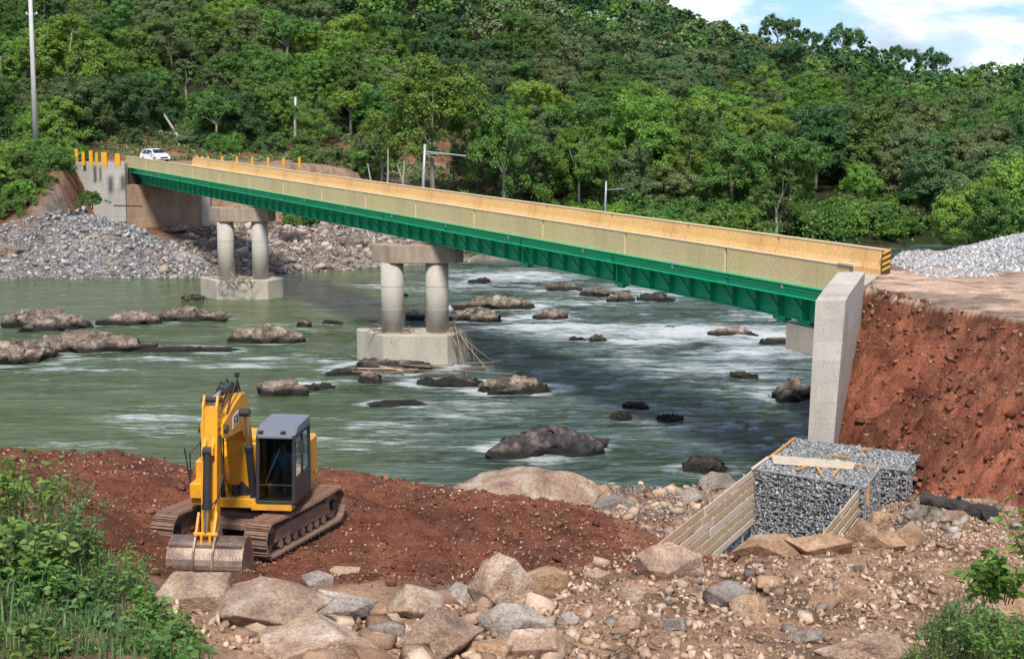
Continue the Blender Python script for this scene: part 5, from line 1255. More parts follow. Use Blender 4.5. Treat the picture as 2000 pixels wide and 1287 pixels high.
# fallen pale trunk on the slope behind the road
a = Vector((*at(300, 214)[:2], PY(300, 190, 214).z)); b3 = Vector((*at(352, 200)[:2], at(352, 200)[2]+1.0)); c = (a+b3)/2
o = MB().tube([a-c, (a-c+b3-c)/2+Vector((0, 0, .3)), b3-c], [.10, .13, .16], 6).build('fallen_trunk', M['bark_pale']); o.location = c; tag(o, 'pale bare trunk leaning down the slope behind the white car', 'trunk')
for k, (u0, v0, u1, v1) in enumerate([(727, 372, 718, 330), (752, 378, 758, 300), (778, 380, 790, 325), (800, 384, 775, 330)]):
    Yt = 171.5+k*.6; a = PY(u0, v0+25, Yt); b3 = PY(u1, v1-10, Yt); c = a
    o = MB().tube([a-c, (b3-a)*.5+Vector((.15, 0, 0)), b3-c], [.13, .10, .06], 6).build('bare_stem', M['bark_pale']); o.location = c; tag(o, ['leftmost bare pale stem behind the bridge, right of the grey mast', 'tallest bare pale stem behind the bridge near the grey mast', 'slanting bare pale stem near the grey mast', 'rightmost bare pale stem behind the bridge near the grey mast'][k], 'tree stem')

# ------------------------------------------------------------------ plants in the foreground
def leaf_shape(L_=1.0, W_=.45, fold=.16, droop=.18):
    V = np.array([(0, 0, 0), (L_*.3, W_*.5, fold*L_*.5), (L_*.3, 0, 0), (L_*.3, -W_*.5, fold*L_*.5), (L_*.7, W_*.36, fold*L_*.25-droop*L_*.4), (L_*.7, 0, -droop*L_*.45), (L_*.7, -W_*.36, fold*L_*.25-droop*L_*.4), (L_, 0, -droop*L_)])
    Fc = np.array([(0, 2, 1), (0, 3, 2), (1, 2, 5), (1, 5, 4), (2, 3, 6), (2, 6, 5), (4, 5, 7), (5, 6, 7)]); return V, Fc
LS = [leaf_shape(1, .5), leaf_shape(1, .34, .2, .3), leaf_shape(1, .62, .12, .1)]
def frame(d, up):
    d = d/np.linalg.norm(d, axis=1)[:, None]; s = np.cross(up, d); s /= np.linalg.norm(s, axis=1)[:, None]+1e-9; w = np.cross(d, s); return np.stack([d, s, w], 2)
def shrub(name, u, v, Yd, R, H, nst, nleaf, lsize, mat, label, nparts=45, shape=0, cat='shrub', seed=0, base=None, lean=(0, 0), cam_side=True):
    """leafy stems arching out of one base; the biggest leaves are parts of their own"""
    r = np.random.default_rng(seed+1000); g = PY(u, v, Yd) if base is None else base
    root = empty(name, tuple(g), 0, label, cat); stems = MB(); P = []; D = []
    for k in range(nst):
        a = r.uniform(0, 6.28); sp_r = R*math.sqrt(r.random()); b0 = Vector((math.cos(a)*sp_r*.55, math.sin(a)*sp_r*.55, -.25)); hh = H*r.uniform(.55, 1.0)*(1-.35*(sp_r/R)**2)
        tip = Vector((math.cos(a)*sp_r+lean[0]*hh, math.sin(a)*sp_r+lean[1]*hh, hh)); m1 = b0.lerp(tip, .5)+Vector((0, 0, hh*.12))
        pts = [b0, m1, tip]; stems.tube(pts, [.016, .011, .005], 4, cap=False)
        m = nleaf//nst
        for q in range(m):
            t = .18+.82*r.random()**.8; c = (b0*(1-t)**2+m1*2*t*(1-t)+tip*t*t); a2 = r.uniform(0, 6.28); o = r.uniform(.02, .22)*R*.35
            P.append((c.x+math.cos(a2)*o, c.y+math.sin(a2)*o, c.z+r.uniform(-.05, .05))); D.append((math.cos(a2), math.sin(a2), r.uniform(-.5, .55)))
    P = np.array(P); D = np.array(D); n = len(P); Rm = frame(D, np.array([[0, 0, 1.]])+r.normal(size=(n, 3))*.45)
    S = lsize*(.45+.75*r.random(n)**1.3)
    stems.build('stems', M['stem'], root)
    order = np.argsort(-S + P[:, 1]*.1); pi = order[:nparts]; qi = order[nparts:]
    o = merged('foliage', [LS[shape]], P[qi], S[qi], Rm[qi], M[mat], root); tag(o, kind='stuff')
    me = LEAFM.setdefault((shape, mat), mesh_np('leaf', *LS[shape], [M[mat]]))
    for i in pi:
        o = bpy.data.objects.new('leaf', me); COL.objects.link(o); o.parent = root; o.location = P[i]
        o.rotation_euler = Matrix(Rm[i].tolist()).to_euler(); o.scale = (S[i],)*3
    return root
LEAFM = {}; M['stem'] = m_plain('stem', (.16, .17, .06), .7, dirt=.5, dirtc=(.14, .09, .05))
BUSH = [
 (10, 1335, 26.2, 1.1, 1.3, 30, 1300, .20, 'leaf_fresh', 0, 'leafy shrub in the bottom left corner, nearest of the thicket'),
 (160, 1345, 26.5, 1.0, 1.1, 30, 1300, .15, 'leaf_fresh2', 1, 'fine leaved dull green shrub at the bottom edge under the thicket'),
 (300, 1345, 26.8, 1.0, .95, 28, 1200, .19, 'leaf_fresh', 2, 'broad leaved shrub at the bottom edge between thicket and boulder'),
 (230, 1330, 27.2, 1.0, .9, 30, 1300, .17, 'leaf_fresh', 0, 'shrub rising from below the bottom edge, left centre'),
 (80, 1340, 26.6, 1.1, 1.0, 30, 1300, .19, 'leaf_fresh', 2, 'wide leaved shrub rising from below the bottom left edge'),
 (350, 1350, 27.4, .8, .6, 26, 1000, .16, 'leaf_fresh2', 0, 'low shrub at the bottom edge touching the largest boulder'),
 (60, 1215, 28.6, 1.1, 1.1, 30, 1300, .19, 'leaf_fresh', 0, 'leafy light green shrub between the bluish one and the left edge'),
 (150, 1275, 28.2, 1.0, .9, 28, 1100, .20, 'leaf_fresh2', 2, 'broad leaved shrub near the bottom edge, left centre'),
 (270, 1290, 28.3, .9, .8, 28, 1100, .15, 'leaf_fresh', 0, 'small leaved green shrub at the bottom edge left of the largest boulder'), # u, v(base), Y, R, H, stems, leaves, size, mat, shape, label
 (20, 1010, 33, 1.3, 1.5, 30, 1100, .20, 'leaf_fresh', 0, 'broad leaved light green shrub at the left edge, highest of the thicket'),
 (110, 1090, 31.5, 1.3, 1.3, 30, 1200, .17, 'leaf_fresh2', 1, 'dense green shrub behind the middle of the left thicket'),
 (40, 1150, 30, 1.2, 1.5, 30, 1200, .22, 'leaf_fresh', 2, 'light green shrub with wide leaves at the left edge, mid height'),
 (190, 1170, 30.5, 1.1, 1.2, 28, 1100, .15, 'leaf_fresh', 1, 'narrow leaved shrub reaching towards the bucket'),
 (120, 1230, 29, 1.1, 1.2, 30, 1300, .16, 'leaf_fresh2', 0, 'bluish green shrub in the centre of the left thicket'),
 (260, 1240, 29.5, 1.0, 1.0, 28, 1200, .17, 'leaf_fresh', 0, 'green shrub beside the pinkish boulder under the bucket'),
 (20, 1280, 27.5, 1.1, 1.2, 30, 1200, .15, 'leaf_fresh2', 1, 'grey green shrub in the bottom left corner'),
 (330, 1290, 28.5, .8, .75, 26, 900, .19, 'leaf_fresh', 2, 'low broad leaved plant against the largest boulder'),
 (190, 1310, 27.8, 1.0, .9, 28, 1100, .13, 'leaf_fresh', 1, 'fine leaved green plant at the bottom edge, left'),
 (110, 1000, 36, 1.0, 1.1, 16, 420, .15, 'leaf_fresh2', 1, 'sparse weedy plant standing against the red soil behind the thicket'),
 (1860, 1262, 31, .9, .8, 28, 1200, .13, 'leaf_fresh2', 1, 'fine leaved weed at the bottom right before the dark leafy shrub'),
 (1965, 1275, 30, 1.0, .9, 30, 1300, .15, 'leaf_fresh', 0, 'green weed in the bottom right corner'),
 (1950, 1150, 32.5, .75, .75, 20, 520, .22, 'leaf_bright', 2, 'dark leafy shrub above the rust brown boulder at the right edge'),
 (1800, 1287, 30.5, .5, .35, 14, 380, .10, 'leaf_fresh', 1, 'small low weed on the dirt left of the bottom right plants'),
]
for i, (u, v, Yd, R, H, ns, nl, lz, mt, sh, lab) in enumerate(BUSH):
    shrub('shrub', u, v, Yd, R, H, ns, nl, lz, mt, lab, 40, sh, seed=i)
b_ = PY(2050, 1150, 30.5)
shrub('overhanging_branch', 0, 0, 0, .5, 2.2, 9, 230, .24, 'leaf_bright', 'leafy sprig reaching in from the right edge beside the charred log', 40, 0, seed=40, base=b_, lean=(-.38, 0))
# grass between the shrubs
def grass(name, label, n, box, poly, lmin, lmax, mat):
    X, Y, Z = scatter_world(n, *box, lambda X, Y: zg(X, Y), lambda X, Y, Z: in_poly(*proj(X, Y, Z), poly)); n = len(X)
    a = rng.uniform(0, 6.28, n); l = lmin+(lmax-lmin)*rng.random(n); dx, dy = np.cos(a), np.sin(a); w = .010+.008*rng.random(n); b = .15+.5*rng.random(n)
    B = np.stack([X, Y, Z-.02], 1); side = np.stack([-dy, dx, 0*dx], 1)*w[:, None]; o1 = np.stack([dx*l*b*.35, dy*l*b*.35, l*.6], 1); o2 = np.stack([dx*l*b, dy*l*b, l*.95], 1)
    V = np.stack([B-side, B+side, B+o1+side*.8, B+o1-side*.8, B+o2+side*.1, B+o2-side*.1], 1).reshape(-1, 3)
    k = np.arange(n)[:, None]*6; Fc = np.concatenate([k+np.array([0, 1, 2, 3]), k+np.array([3, 2, 4, 5])])
    o = obj_np(name, V, Fc, M[mat]); tag(o, label, kind='stuff')
grass('grass', 'long green grass growing through the left thicket', 9000, (-13, -4, 24, 38), [(-50, 1000), (150, 1040), (300, 1180), (420, 1300), (-50, 1300)], .18, .5, 'leaf_fresh2')
grass('grass', 'short grass and weeds in the bottom right corner', 9000, (6, 14, 28, 38), [(1760, 1300), (1800, 1230), (1880, 1170), (2050, 1130), (2050, 1300)], .12, .40, 'leaf_fresh2')
for k, (u, v, lab) in enumerate([(880, 1270, 'tiny green weed on the big rounded pink boulder'), (1432, 1128, 'tiny green tuft in the rubble below the pit'), (1895, 1036, 'small green sprout on the dirt near the charred log')]):
    g = hit_ground(u, v); shrub('weed', 0, 0, 0, .10, .22, 6, 40, .09, 'leaf_fresh', lab, 12, 1, 'weed', 60+k, base=g+Vector((0, -.3, .25 if k == 0 else .02)))
# ------------------------------------------------------------------ excavator
GZ0 = 5.62
gx0, gy0 = -6.95, 42.6
GZ0 = near_z(gx0, gy0)+.0
EX = empty('excavator', (gx0, gy0, GZ0), math.atan2(-.995, -.10), 'yellow tracked excavator parked on red soil with its bucket resting on the ground', 'excavator')
TA = math.atan2(-.94, -.33) - math.atan2(-.995, -.10)       # the tracks stand turned under the house
EX.scale = (1.05,)*3
Y_, K_, MU, BK = M['ex_yellow'], M['ex_black'], M['ex_mud'], M['ex_bucket']
def eb(name, mb, mat=Y_, par=None, **k): return mb.build(name, mat, par or EX, **k)
# undercarriage
def track(side):
    yc = side*1.28; Lh = 1.78; R_ = .42; loop = []
    per = 2*(2*Lh) + 2*math.pi*R_; n = 46
    sm = MB(); sm.box((0, 0, .0), (per/n*.92, .62, .045)); sm.box((per/n*.30, 0, .045), (.03, .60, .06)); sm.box((-per/n*.05, 0, .04), (.025, .60, .045))
    me = None
    for k in range(n):
        s = per*k/n
        if s < 2*Lh: x, z, a = -Lh+s, R_, 0
        elif s < 2*Lh+math.pi*R_:
            a = -(s-2*Lh)/R_; x, z = Lh+math.sin(-a)*R_, math.cos(a)*R_
        elif s < 4*Lh+math.pi*R_: x, z, a = Lh-(s-2*Lh-math.pi*R_), -R_, math.pi
        else:
            a = -math.pi-(s-4*Lh-math.pi*R_)/R_; x, z = -Lh+math.sin(-a)*R_, math.cos(a)*R_
        if a == 0: z -= .05*math.sin((x+Lh)/(2*Lh)*math.pi)*1.0
        p = Vector((x, yc, z+.50)); p.xy = Matrix.Rotation(TA, 2) @ p.xy
        if me is None:
            o = eb('track_shoe', sm, MU); me = o.data
        else:
            o = bpy.data.objects.new('track_shoe', me); link(o, EX)
        o.location = p; o.rotation_mode = 'XYZ'; o.rotation_euler = (Matrix.Rotation(TA, 3, 'Z') @ Matrix.Rotation(-a, 3, 'Y')).to_euler()
    f = MB().prism([(-1.55, .33), (1.55, .33), (1.5, .62), (.9, .68), (-.9, .68), (-1.5, .62)], yc-.17, yc+.17, lambda p, q, t: (p, t, q)).rot(TA)
    eb('track_frame', f, MU, bevel=.02)
    for nm, xs, rr, zz, ww in (('idler', [Lh], .36, .50, .2), ('sprocket', [-Lh], .36, .50, .2), ('roller', [-1.2+.4*i for i in range(7)], .11, .24, .34), ('carrier_roller', [-.6, .6], .08, .80, .3)):
        for x in xs: eb(nm, MB().tube([(x, yc-ww/2, zz), (x, yc+ww/2, zz)], rr, 14).rot(TA), MU)
        if nm in ('idler', 'sprocket'): eb('hub', MB().tube([(xs[0], yc-.2, zz), (xs[0], yc+.2, zz)], .14, 10).rot(TA), K_)
for s in (-1, 1): track(s)
eb('car_body', MB().box((0, 0, .68), (1.7, 1.9, .30)).box((1.0, 0, .62), (.9, 1.2, .18)).box((-1.0, 0, .62), (.9, 1.2, .18)).rot(TA), MU, bevel=.03)
eb('slew_ring', MB().tube([(0, 0, .82), (0, 0, 1.02)], .62, 24), K_)
# house
H0 = 1.02
eb('main_frame', MB().box((-.55, 0, H0+.14), (3.3, 2.5, .22)).box((.98, 0, H0+.16), (.7, .9, .24)), bevel=.02)
eb('counterweight', MB().prism([(-1.6, -1.30), (-2.45, -1.0), (-2.62, 0), (-2.45, 1.0), (-1.6, 1.30)], H0+.15, H0+1.15, lambda p, q, t: (p, q, t)), bevel=.05)
eb('engine_cover', MB().box((-.95, .05, H0+.86), (1.35, 2.62, .95)).box((-.9, -.1, H0+1.40), (1.1, 1.7, .16)), bevel=.05)
eb('side_panel', MB().box((.10, -.93, H0+.66), (1.3, .60, .82)), bevel=.04)
eb('side_panel', MB().box((-.55, 1.24, H0+.70), (1.3, .2, 1.05)), bevel=.03)
eb('tool_box', MB().box((.95, -.93, H0+.42), (.62, .58, .40)), bevel=.03)
eb('exhaust', MB().tube([(-1.2, -.7, H0+1.4), (-1.2, -.7, H0+1.9)], .06, 10), K_)
eb('handrail', MB().tube([(1.2, -1.2, H0+.6), (1.2, -1.2, H0+1.35), (.3, -1.2, H0+1.45), (.3, -1.2, H0+1.0)], .02, 6), K_)
eb('mirror_arm', MB().tube([(1.1, -1.24, H0+.6), (1.25, -1.32, H0+1.5)], .018, 6), K_)
eb('swing_motor', MB().tube([(.85, .05, H0+.28), (.85, .05, H0+.72)], .20, 12).tube([(1.05, -.12, H0+.3), (1.05, -.12, H0+.55)], .10, 10), K_)
for yy in (-.36, .42): eb('boom_bracket', MB().prism([(.30, H0+.2), (1.0, H0+.2), (.82, H0+.85), (.50, H0+.95)], yy-.035, yy+.035, lambda p, q, t: (p, t, q)))
# cab
cx0, cx1, cy0, cy1, cz0, cz1 = -.25, 1.42, .54, 1.44, H0+.22, H0+1.84
fpts = {}
def cabp(x, y, z):   # windscreen leans back a little
    return (x - (.16*(z-cz0)/(cz1-cz0) if x > 1 else 0), y, z)
c = MB()
for x in (cx0, cx1):
    for y in (cy0, cy1): c.beam(cabp(x, y, cz0), cabp(x, y, cz1), .09, .09)
for z in (cz0, cz1):
    for y in (cy0, cy1): c.beam(cabp(cx0, y, z), cabp(cx1, y, z), .09, .10)
    for x in (cx0, cx1): c.beam(cabp(x, cy0, z), cabp(x, cy1, z), .09, .10)
c.beam((.55, cy1, cz0), (.50, cy1, cz1), .08, .07); c.beam((.55, cy0, cz0), (.50, cy0, cz1), .08, .07)
cab = eb('cab', c, K_, bevel=.012, label='black framed operator cab')
eb('cab_floor', MB().box(((cx0+cx1)/2, (cy0+cy1)/2, cz0+.03), (1.5, .9, .05)), K_, cab)
eb('cab_lower_panel', MB().box(((cx0+cx1)/2, cy1+.02, cz0+.30), (1.55, .05, .55)).box((cx0, .9, cz0+.9), (.05, .8, 1.7)), K_, cab)
eb('cab_sill', MB().box((cx1-.10, .9, cz0-.10), (.42, 1.0, .13)), Y_, cab)
def pane(name, pts, par): MB().add(pts, [(0, 1, 2, 3)]).build(name, M['cab_glass'], par)
pane('windscreen', [cabp(cx1+.01, cy0, cz0+.45), cabp(cx1+.01, cy1, cz0+.45), cabp(cx1+.01, cy1, cz1-.04), cabp(cx1+.01, cy0, cz1-.04)], cab)
pane('lower_windscreen', [cabp(cx1+.01, cy0, cz0+.06), cabp(cx1+.01, cy1, cz0+.06), cabp(cx1+.01, cy1, cz0+.42), cabp(cx1+.01, cy0, cz0+.42)], cab)
eb('window_bar', MB().beam(cabp(cx1+.02, cy0, cz0+.44), cabp(cx1+.02, cy1, cz0+.44), .03, .03), K_, cab)
pane('side_window', [(.55, cy1+.01, cz0+.6), (1.36, cy1+.01, cz0+.6), (1.26, cy1+.01, cz1-.05), (.5, cy1+.01, cz1-.05)], cab)
pane('side_window', [(cx0, cy1+.01, cz0+.6), (.5, cy1+.01, cz0+.6), (.46, cy1+.01, cz1-.05), (cx0, cy1+.01, cz1-.05)], cab)
pane('side_window', [(cx0, cy0-.01, cz0+.5), (1.36, cy0-.01, cz0+.5), (1.26, cy0-.01, cz1-.05), (cx0, cy0-.01, cz1-.05)], cab)
eb('cab_roof', MB().prism([(cx0-.05, cz1+.02), (cx1-.08, cz1+.02), (cx1-.12, cz1+.10), (cx1-.42, cz1+.24), (cx0, cz1+.26)], cy0-.05, cy1+.05, lambda p, q, t: (p, t, q)), M['ex_roof'], cab, bevel=.03)
eb('roof_visor', MB().prism([(cx1-.30, cz1+.20), (cx1-.02, cz1+.02), (cx1-.02, cz1-.02), (cx1-.34, cz1+.16)], cy0+.02, cy1-.02, lambda p, q, t: (p, t, q)), M['ex_roof'], cab)
for yy in (.62, 1.18): eb('work_light', MB().box((cx1-.12, yy, cz1+.10), (.08, .13, .09)), K_, cab, bevel=.01)
eb('mirror', MB().box((cx1-.05, cy1+.20, cz1-.22), (.05, .14, .30)).tube([(cx1-.1, cy1, cz1-.1), (cx1-.05, cy1+.18, cz1-.12)], .015, 6), K_, cab)
eb('wiper', MB().beam(cabp(cx1+.04, cy0+.2, cz0+.5), cabp(cx1+.04, cy0+.55, cz1-.3), .02, .02), K_, cab)
eb('seat', MB().box((.35, .9, cz0+.45), (.50, .50, .14)).box((.10, .9, cz0+.85), (.14, .48, .75)).box((.35, .9, cz0+.2), (.3, .3, .4)), K_, cab, bevel=.03)
eb('console', MB().box((.5, .60, cz0+.50), (.5, .12, .3)).box((.5, 1.2, cz0+.50), (.5, .12, .3)).tube([(.75, .6, cz0+.6), (.8, .62, cz0+.85)], .02, 6).tube([(.75, 1.2, cz0+.6), (.8, 1.18, cz0+.85)], .02, 6), K_, cab)
# boom
bp_ = [(.52, 1.55), (.62, 1.32), (.86, 1.30), (1.02, 1.55), (1.28, 2.75), (1.62, 3.10), (3.05, 3.18), (3.24, 3.30), (3.22, 3.50), (3.02, 3.62), (2.3, 3.82), (1.55, 3.98), (1.18, 3.93), (.92, 3.62), (.66, 2.7)]
BY = -.02; BWD = .25
boom = eb('boom', MB().prism(bp_, BY-BWD, BY+BWD, lambda p, q, t: (p, t, q)), Y_, bevel=.025)
eb('boom_rib', MB().prism([(p*.985+.03, q*.99+.02) for p, q in bp_], BY+BWD, BY+BWD+.012, lambda p, q, t: (p, t, q)), Y_, boom)
def decal(txt, size, loc, rot, mat, par, nm='lettering'):
    cu = bpy.data.curves.new(nm, 'FONT'); cu.body = txt; cu.size = size; cu.extrude = .004; cu.align_x = 'CENTER'; cu.align_y = 'CENTER'
    t_ = bpy.data.objects.new(nm, cu); COL.objects.link(t_); dg = bpy.context.evaluated_depsgraph_get(); me = bpy.data.meshes.new_from_object(t_.evaluated_get(dg))
    bpy.data.objects.remove(t_); bpy.data.curves.remove(cu); me.materials.append(mat); o = link(bpy.data.objects.new(nm, me), par); o.location = loc; o.rotation_euler = rot; return o
pl = eb('badge', MB().prism([(-.30, -.14), (.30, -.14), (.36, .14), (-.24, .14)], 0, .01, lambda p, q, t: (2.2-p*.9, BY+BWD+.014+t, 3.46+q+.12*p)), M['white_mark'], boom)
decal('JCB', .26, (2.2, BY+BWD+.030, 3.46), (math.pi/2, math.radians(5), math.pi), M['black_mark'], boom)
for yy in (-1, 1):
    y = BY+yy*.40
    eb('boom_cylinder', MB().tube([(1.18, y, 1.28), (1.56, y, 2.62)], .095, 14).tube([(1.53, y, 2.55), (1.57, y, 2.68)], .115, 14).tube([(1.18, y-.08, 1.28), (1.18, y+.08, 1.28)], .10, 10), K_, None)
    eb('cylinder_rod', MB().tube([(1.56, y, 2.6), (1.84, y, 3.55)], .05, 10), M['chrome'])
    eb('boom_pin', MB().tube([(1.85, BY+yy*.24, 3.56), (1.85, BY+yy*.52, 3.56)], .10, 12), K_)
eb('stick_cylinder', MB().tube([(1.35, BY, 4.12), (2.45, BY, 4.18)], .10, 14).tube([(2.4, BY, 4.18), (2.48, BY, 4.18)], .12, 12).box((1.4, BY, 4.02), (.22, .2, .22)), K_)
eb('cylinder_rod', MB().tube([(2.45, BY, 4.18), (3.20, BY, 4.12)], .05, 10), M['chrome'])
for k in range(4): eb('hydraulic_hose', MB().tube([(1.30, BY-.15+k*.1, 3.98), (1.7, BY-.2+k*.13, 4.28+.06*(k % 2)), (2.3, BY-.22+k*.14, 4.02), (2.8, BY-.25+k*.16, 3.72)], .022, 6), K_)
eb('work_light', MB().box((1.45, BY+.12, 4.40), (.08, .10, .12)).tube([(1.45, BY+.12, 4.1), (1.45, BY+.12, 4.36)], .02, 6), K_)
# stick
SW = .185
stp = [(3.06, 4.20), (3.28, 4.24), (3.42, 4.0), (3.50, 3.35), (3.58, 2.85), (3.74, 1.05), (3.66, .86), (3.52, .90), (3.22, 2.7), (3.00, 3.30), (2.98, 3.6)]
stick = eb('stick', MB().prism(stp, BY-SW, BY-SW+.05, lambda p, q, t: (p, t, q)).prism(stp, BY+SW-.05, BY+SW, lambda p, q, t: (p, t, q)).prism([(3.04, 3.98), (3.36, 3.95), (3.46, 3.3), (3.52, 2.95), (3.70, 1.0), (3.56, .95), (3.26, 2.7), (3.04, 3.3)], BY-SW+.05, BY+SW-.05, lambda p, q, t: (p, t, q)), Y_)
eb('cylinder_pin', MB().tube([(3.20, BY-.24, 4.12), (3.20, BY+.24, 4.12)], .07, 12), K_, stick)
eb('stick_pivot', MB().tube([(3.14, BY-.34, 3.42), (3.14, BY+.34, 3.42)], .10, 14), K_, stick)
for yy in (-.27, .22): eb('boom_fork', MB().prism([(2.7, 3.2), (3.3, 3.24), (3.3, 3.55), (2.7, 3.70)], BY+yy, BY+yy+.05, lambda p, q, t: (p, t, q)), Y_, boom)
eb('cylinder_lug', MB().prism([(3.44, 3.30), (3.72, 3.05), (3.72, 2.92), (3.54, 2.85)], BY-.14, BY-.06, lambda p, q, t: (p, t, q)).prism([(3.44, 3.30), (3.72, 3.05), (3.72, 2.92), (3.54, 2.85)], BY+.06, BY+.14, lambda p, q, t: (p, t, q)), Y_, stick)
eb('bucket_cylinder', MB().tube([(3.68, BY, 3.0), (3.88, BY, 1.72)], .095, 14).tube([(3.87, BY, 1.80), (3.885, BY, 1.68)], .115, 14).tube([(3.68, BY-.1, 3.0), (3.68, BY+.1, 3.0)], .11, 12), K_)
eb('cylinder_rod', MB().tube([(3.88, BY, 1.72), (3.98, BY, 1.12)], .05, 10), M['chrome'])
for yy in (-.23, .19): eb('bucket_link', MB().beam((3.70, BY+yy, 1.55), (3.99, BY+yy, 1.08), .05, .11, up=(1, 0, 0)), Y_)
eb('tipping_link', MB().beam((3.98, BY-.1, 1.12), (4.02, BY-.1, .78), .05, .10, up=(1, 0, 0)).beam((3.98, BY+.1, 1.12), (4.02, BY+.1, .78), .05, .10, up=(1, 0, 0)).tube([(3.98, BY-.28, 1.12), (3.98, BY+.28, 1.12)], .05, 10), Y_)
for k in range(3): eb('hydraulic_hose', MB().tube([(3.30+.03*k, BY+SW+.03, 3.3), (3.42+.03*k, BY+SW+.06+.03*k, 2.4), (3.62+.02*k, BY+SW+.03, 1.9), (3.78, BY+.1, 1.75)], .018, 6), K_)
for k in range(2): eb('hydraulic_hose', MB().tube([(.95, BY-.3+.6*k, 1.5), (1.25, BY-.33+.66*k, 1.9), (1.2, BY-.33+.66*k, 2.6), (1.35, BY-.28+.56*k, 3.2)], .022, 6), K_)
eb('grease_pipe', MB().tube([(3.47, BY-SW-.015, 3.2), (3.60, BY-SW-.015, 1.5)], .012, 6), K_)
for k in range(5): eb('bolt', MB().tube([(3.05+.09*k, BY+SW, 3.95-.12*k), (3.05+.09*k, BY+SW+.02, 3.95-.12*k)], .025, 8), K_)
# bucket
prof = [(3.42, .92), (3.56, .99), (3.72, 1.02), (3.88, 1.0), (4.01, .94), (4.12, .85), (4.21, .73), (4.28, .60), (4.32, .46), (4.31, .33), (4.27, .22), (4.19, .12), (4.08, .05), (3.95, .0), (3.80, -.02), (3.62, -.01), (3.45, .02), (3.18, .12)]
inn = [((p-3.75)*.95+3.75, (q-.5)*.93+.5) for p, q in prof[:-1]] + [(3.18, .15)]
bw = .86; bk = MB()
n = len(prof); vs = [(p, s*bw, q) for s in (-1, 1) for p, q in prof] + [(p, s*bw, q) for s in (-1, 1) for p, q in inn]
fs = []
for i in range(n-1):
    fs += [(i, i+1, n+i+1, n+i), (2*n+i, 3*n+i, 3*n+i+1, 2*n+i+1)]
    for s in (0, 1): fs.append((s*n+i, s*n+i+1, 2*n+s*n+i+1, 2*n+s*n+i))
fs += [(0, n, 3*n, 2*n), (n-1, 2*n-1, 4*n-1, 3*n-1)]
bucket = eb('bucket', bk.add(vs, fs), BK, label='worn steel bucket streaked with mud')
for s in (-1, 1): eb('side_plate', MB().prism([(p, q) for p, q in prof], s*bw, s*(bw+.035), lambda p, q, t: (p, t, q)), BK, bucket)
eb('wear_strip', MB().box((4.33, 0, .43), (.03, bw*2, .10)).box((4.12, 0, .88), (.06, bw*2, .05)), BK, bucket)
for yy in (-.25, .21): eb('bucket_ear', MB().prism([(3.40, .80), (3.52, 1.16), (3.72, 1.22), (4.06, 1.08), (4.30, .80), (4.41, .45), (4.40, .25), (4.28, .22), (4.28, .5), (4.1, .8), (3.8, .92)], BY+yy, BY+yy+.045, lambda p, q, t: (p, t, q)), BK, bucket)
for k in range(6): eb('bucket_tooth', MB().prism([(3.22, .09), (3.22, .17), (2.98, .15)], -.8+k*.32-.05, -.8+k*.32+.05, lambda p, q, t: (p, t, q)), BK, bucket)
bz = near_z(*[ (EX.matrix_basis @ Vector((4.0, 0, 0)))[i] for i in (0, 1)])
# ------------------------------------------------------------------ the operator
def skin_obj(name, verts, edges, radii, mat, parent=None, loc=None, rz=0, levels=2, rootv=0):
    me = bpy.data.meshes.new(name); me.from_pydata(verts, edges, []); o = bpy.data.objects.new(name, me); COL.objects.link(o)
    sk = o.modifiers.new('s', 'SKIN'); sub = o.modifiers.new('u', 'SUBSURF'); sub.levels = sub.render_levels = levels
    for i, r in enumerate(radii): me.skin_vertices[0].data[i].radius = (r, r) if not isinstance(r, tuple) else r
    me.skin_vertices[0].data[rootv].use_root = True
    dg = bpy.context.evaluated_depsgraph_get(); dg.update(); m2 = bpy.data.meshes.new_from_object(o.evaluated_get(dg)); bpy.data.objects.remove(o); bpy.data.meshes.remove(me)
    m2.name = name; m2.materials.clear(); m2.materials.append(mat)
    o = bpy.data.objects.new(name, m2); COL.objects.link(o)
    for p in m2.polygons: p.use_smooth = True
    if parent: o.parent = parent
    return o
wp = EX.matrix_basis @ Vector((.36, .95, cz0+.52))
PS = empty('person', tuple(wp), EX.rotation_euler.z, 'seated operator in a blue shirt inside the black excavator cab', 'person')
# pelvis 0, chest 1, neck 2, head 3, crown 4, shoulders, elbows, hands, knees, feet
vts = [(0, 0, .08), (.02, 0, .30), (.06, 0, .50), (.09, 0, .60), (.11, 0, .72), (.12, 0, .80), (.04, .19, .46), (.16, .26, .22), (.38, .24, .18), (.04, -.19, .46), (.18, -.26, .22), (.38, -.24, .18), (.42, .12, .06), (.48, .13, -.36), (.60, .13, -.42), (.42, -.12, .06), (.48, -.13, -.36), (.60, -.13, -.42), (0, .10, .06), (0, -.10, .06)]
eds = [(0, 1), (1, 2), (2, 3), (3, 4), (4, 5), (2, 6), (6, 7), (7, 8), (2, 9), (9, 10), (10, 11), (0, 18), (18, 12), (12, 13), (13, 14), (0, 19), (19, 15), (15, 16), (16, 17)]
rad = [(.15, .11), (.15, .11), (.09, .08), .05, (.085, .095), .07, .06, .042, .033, .06, .042, .033, .06, .045, .04, .06, .045, .04, .085, .085]
skin_obj('body', vts, eds, rad, M['skin'], PS)
skin_obj('shirt', [vts[0], vts[1], vts[2], vts[6], vts[7], (.27, .25, .20), vts[9], vts[10], (.27, -.25, .20)], [(0, 1), (1, 2), (2, 3), (3, 4), (4, 5), (2, 6), (6, 7), (7, 8)], [(.17, .13), (.175, .135), (.11, .10), .085, .062, .052, .085, .062, .052], M['shirt'], PS)
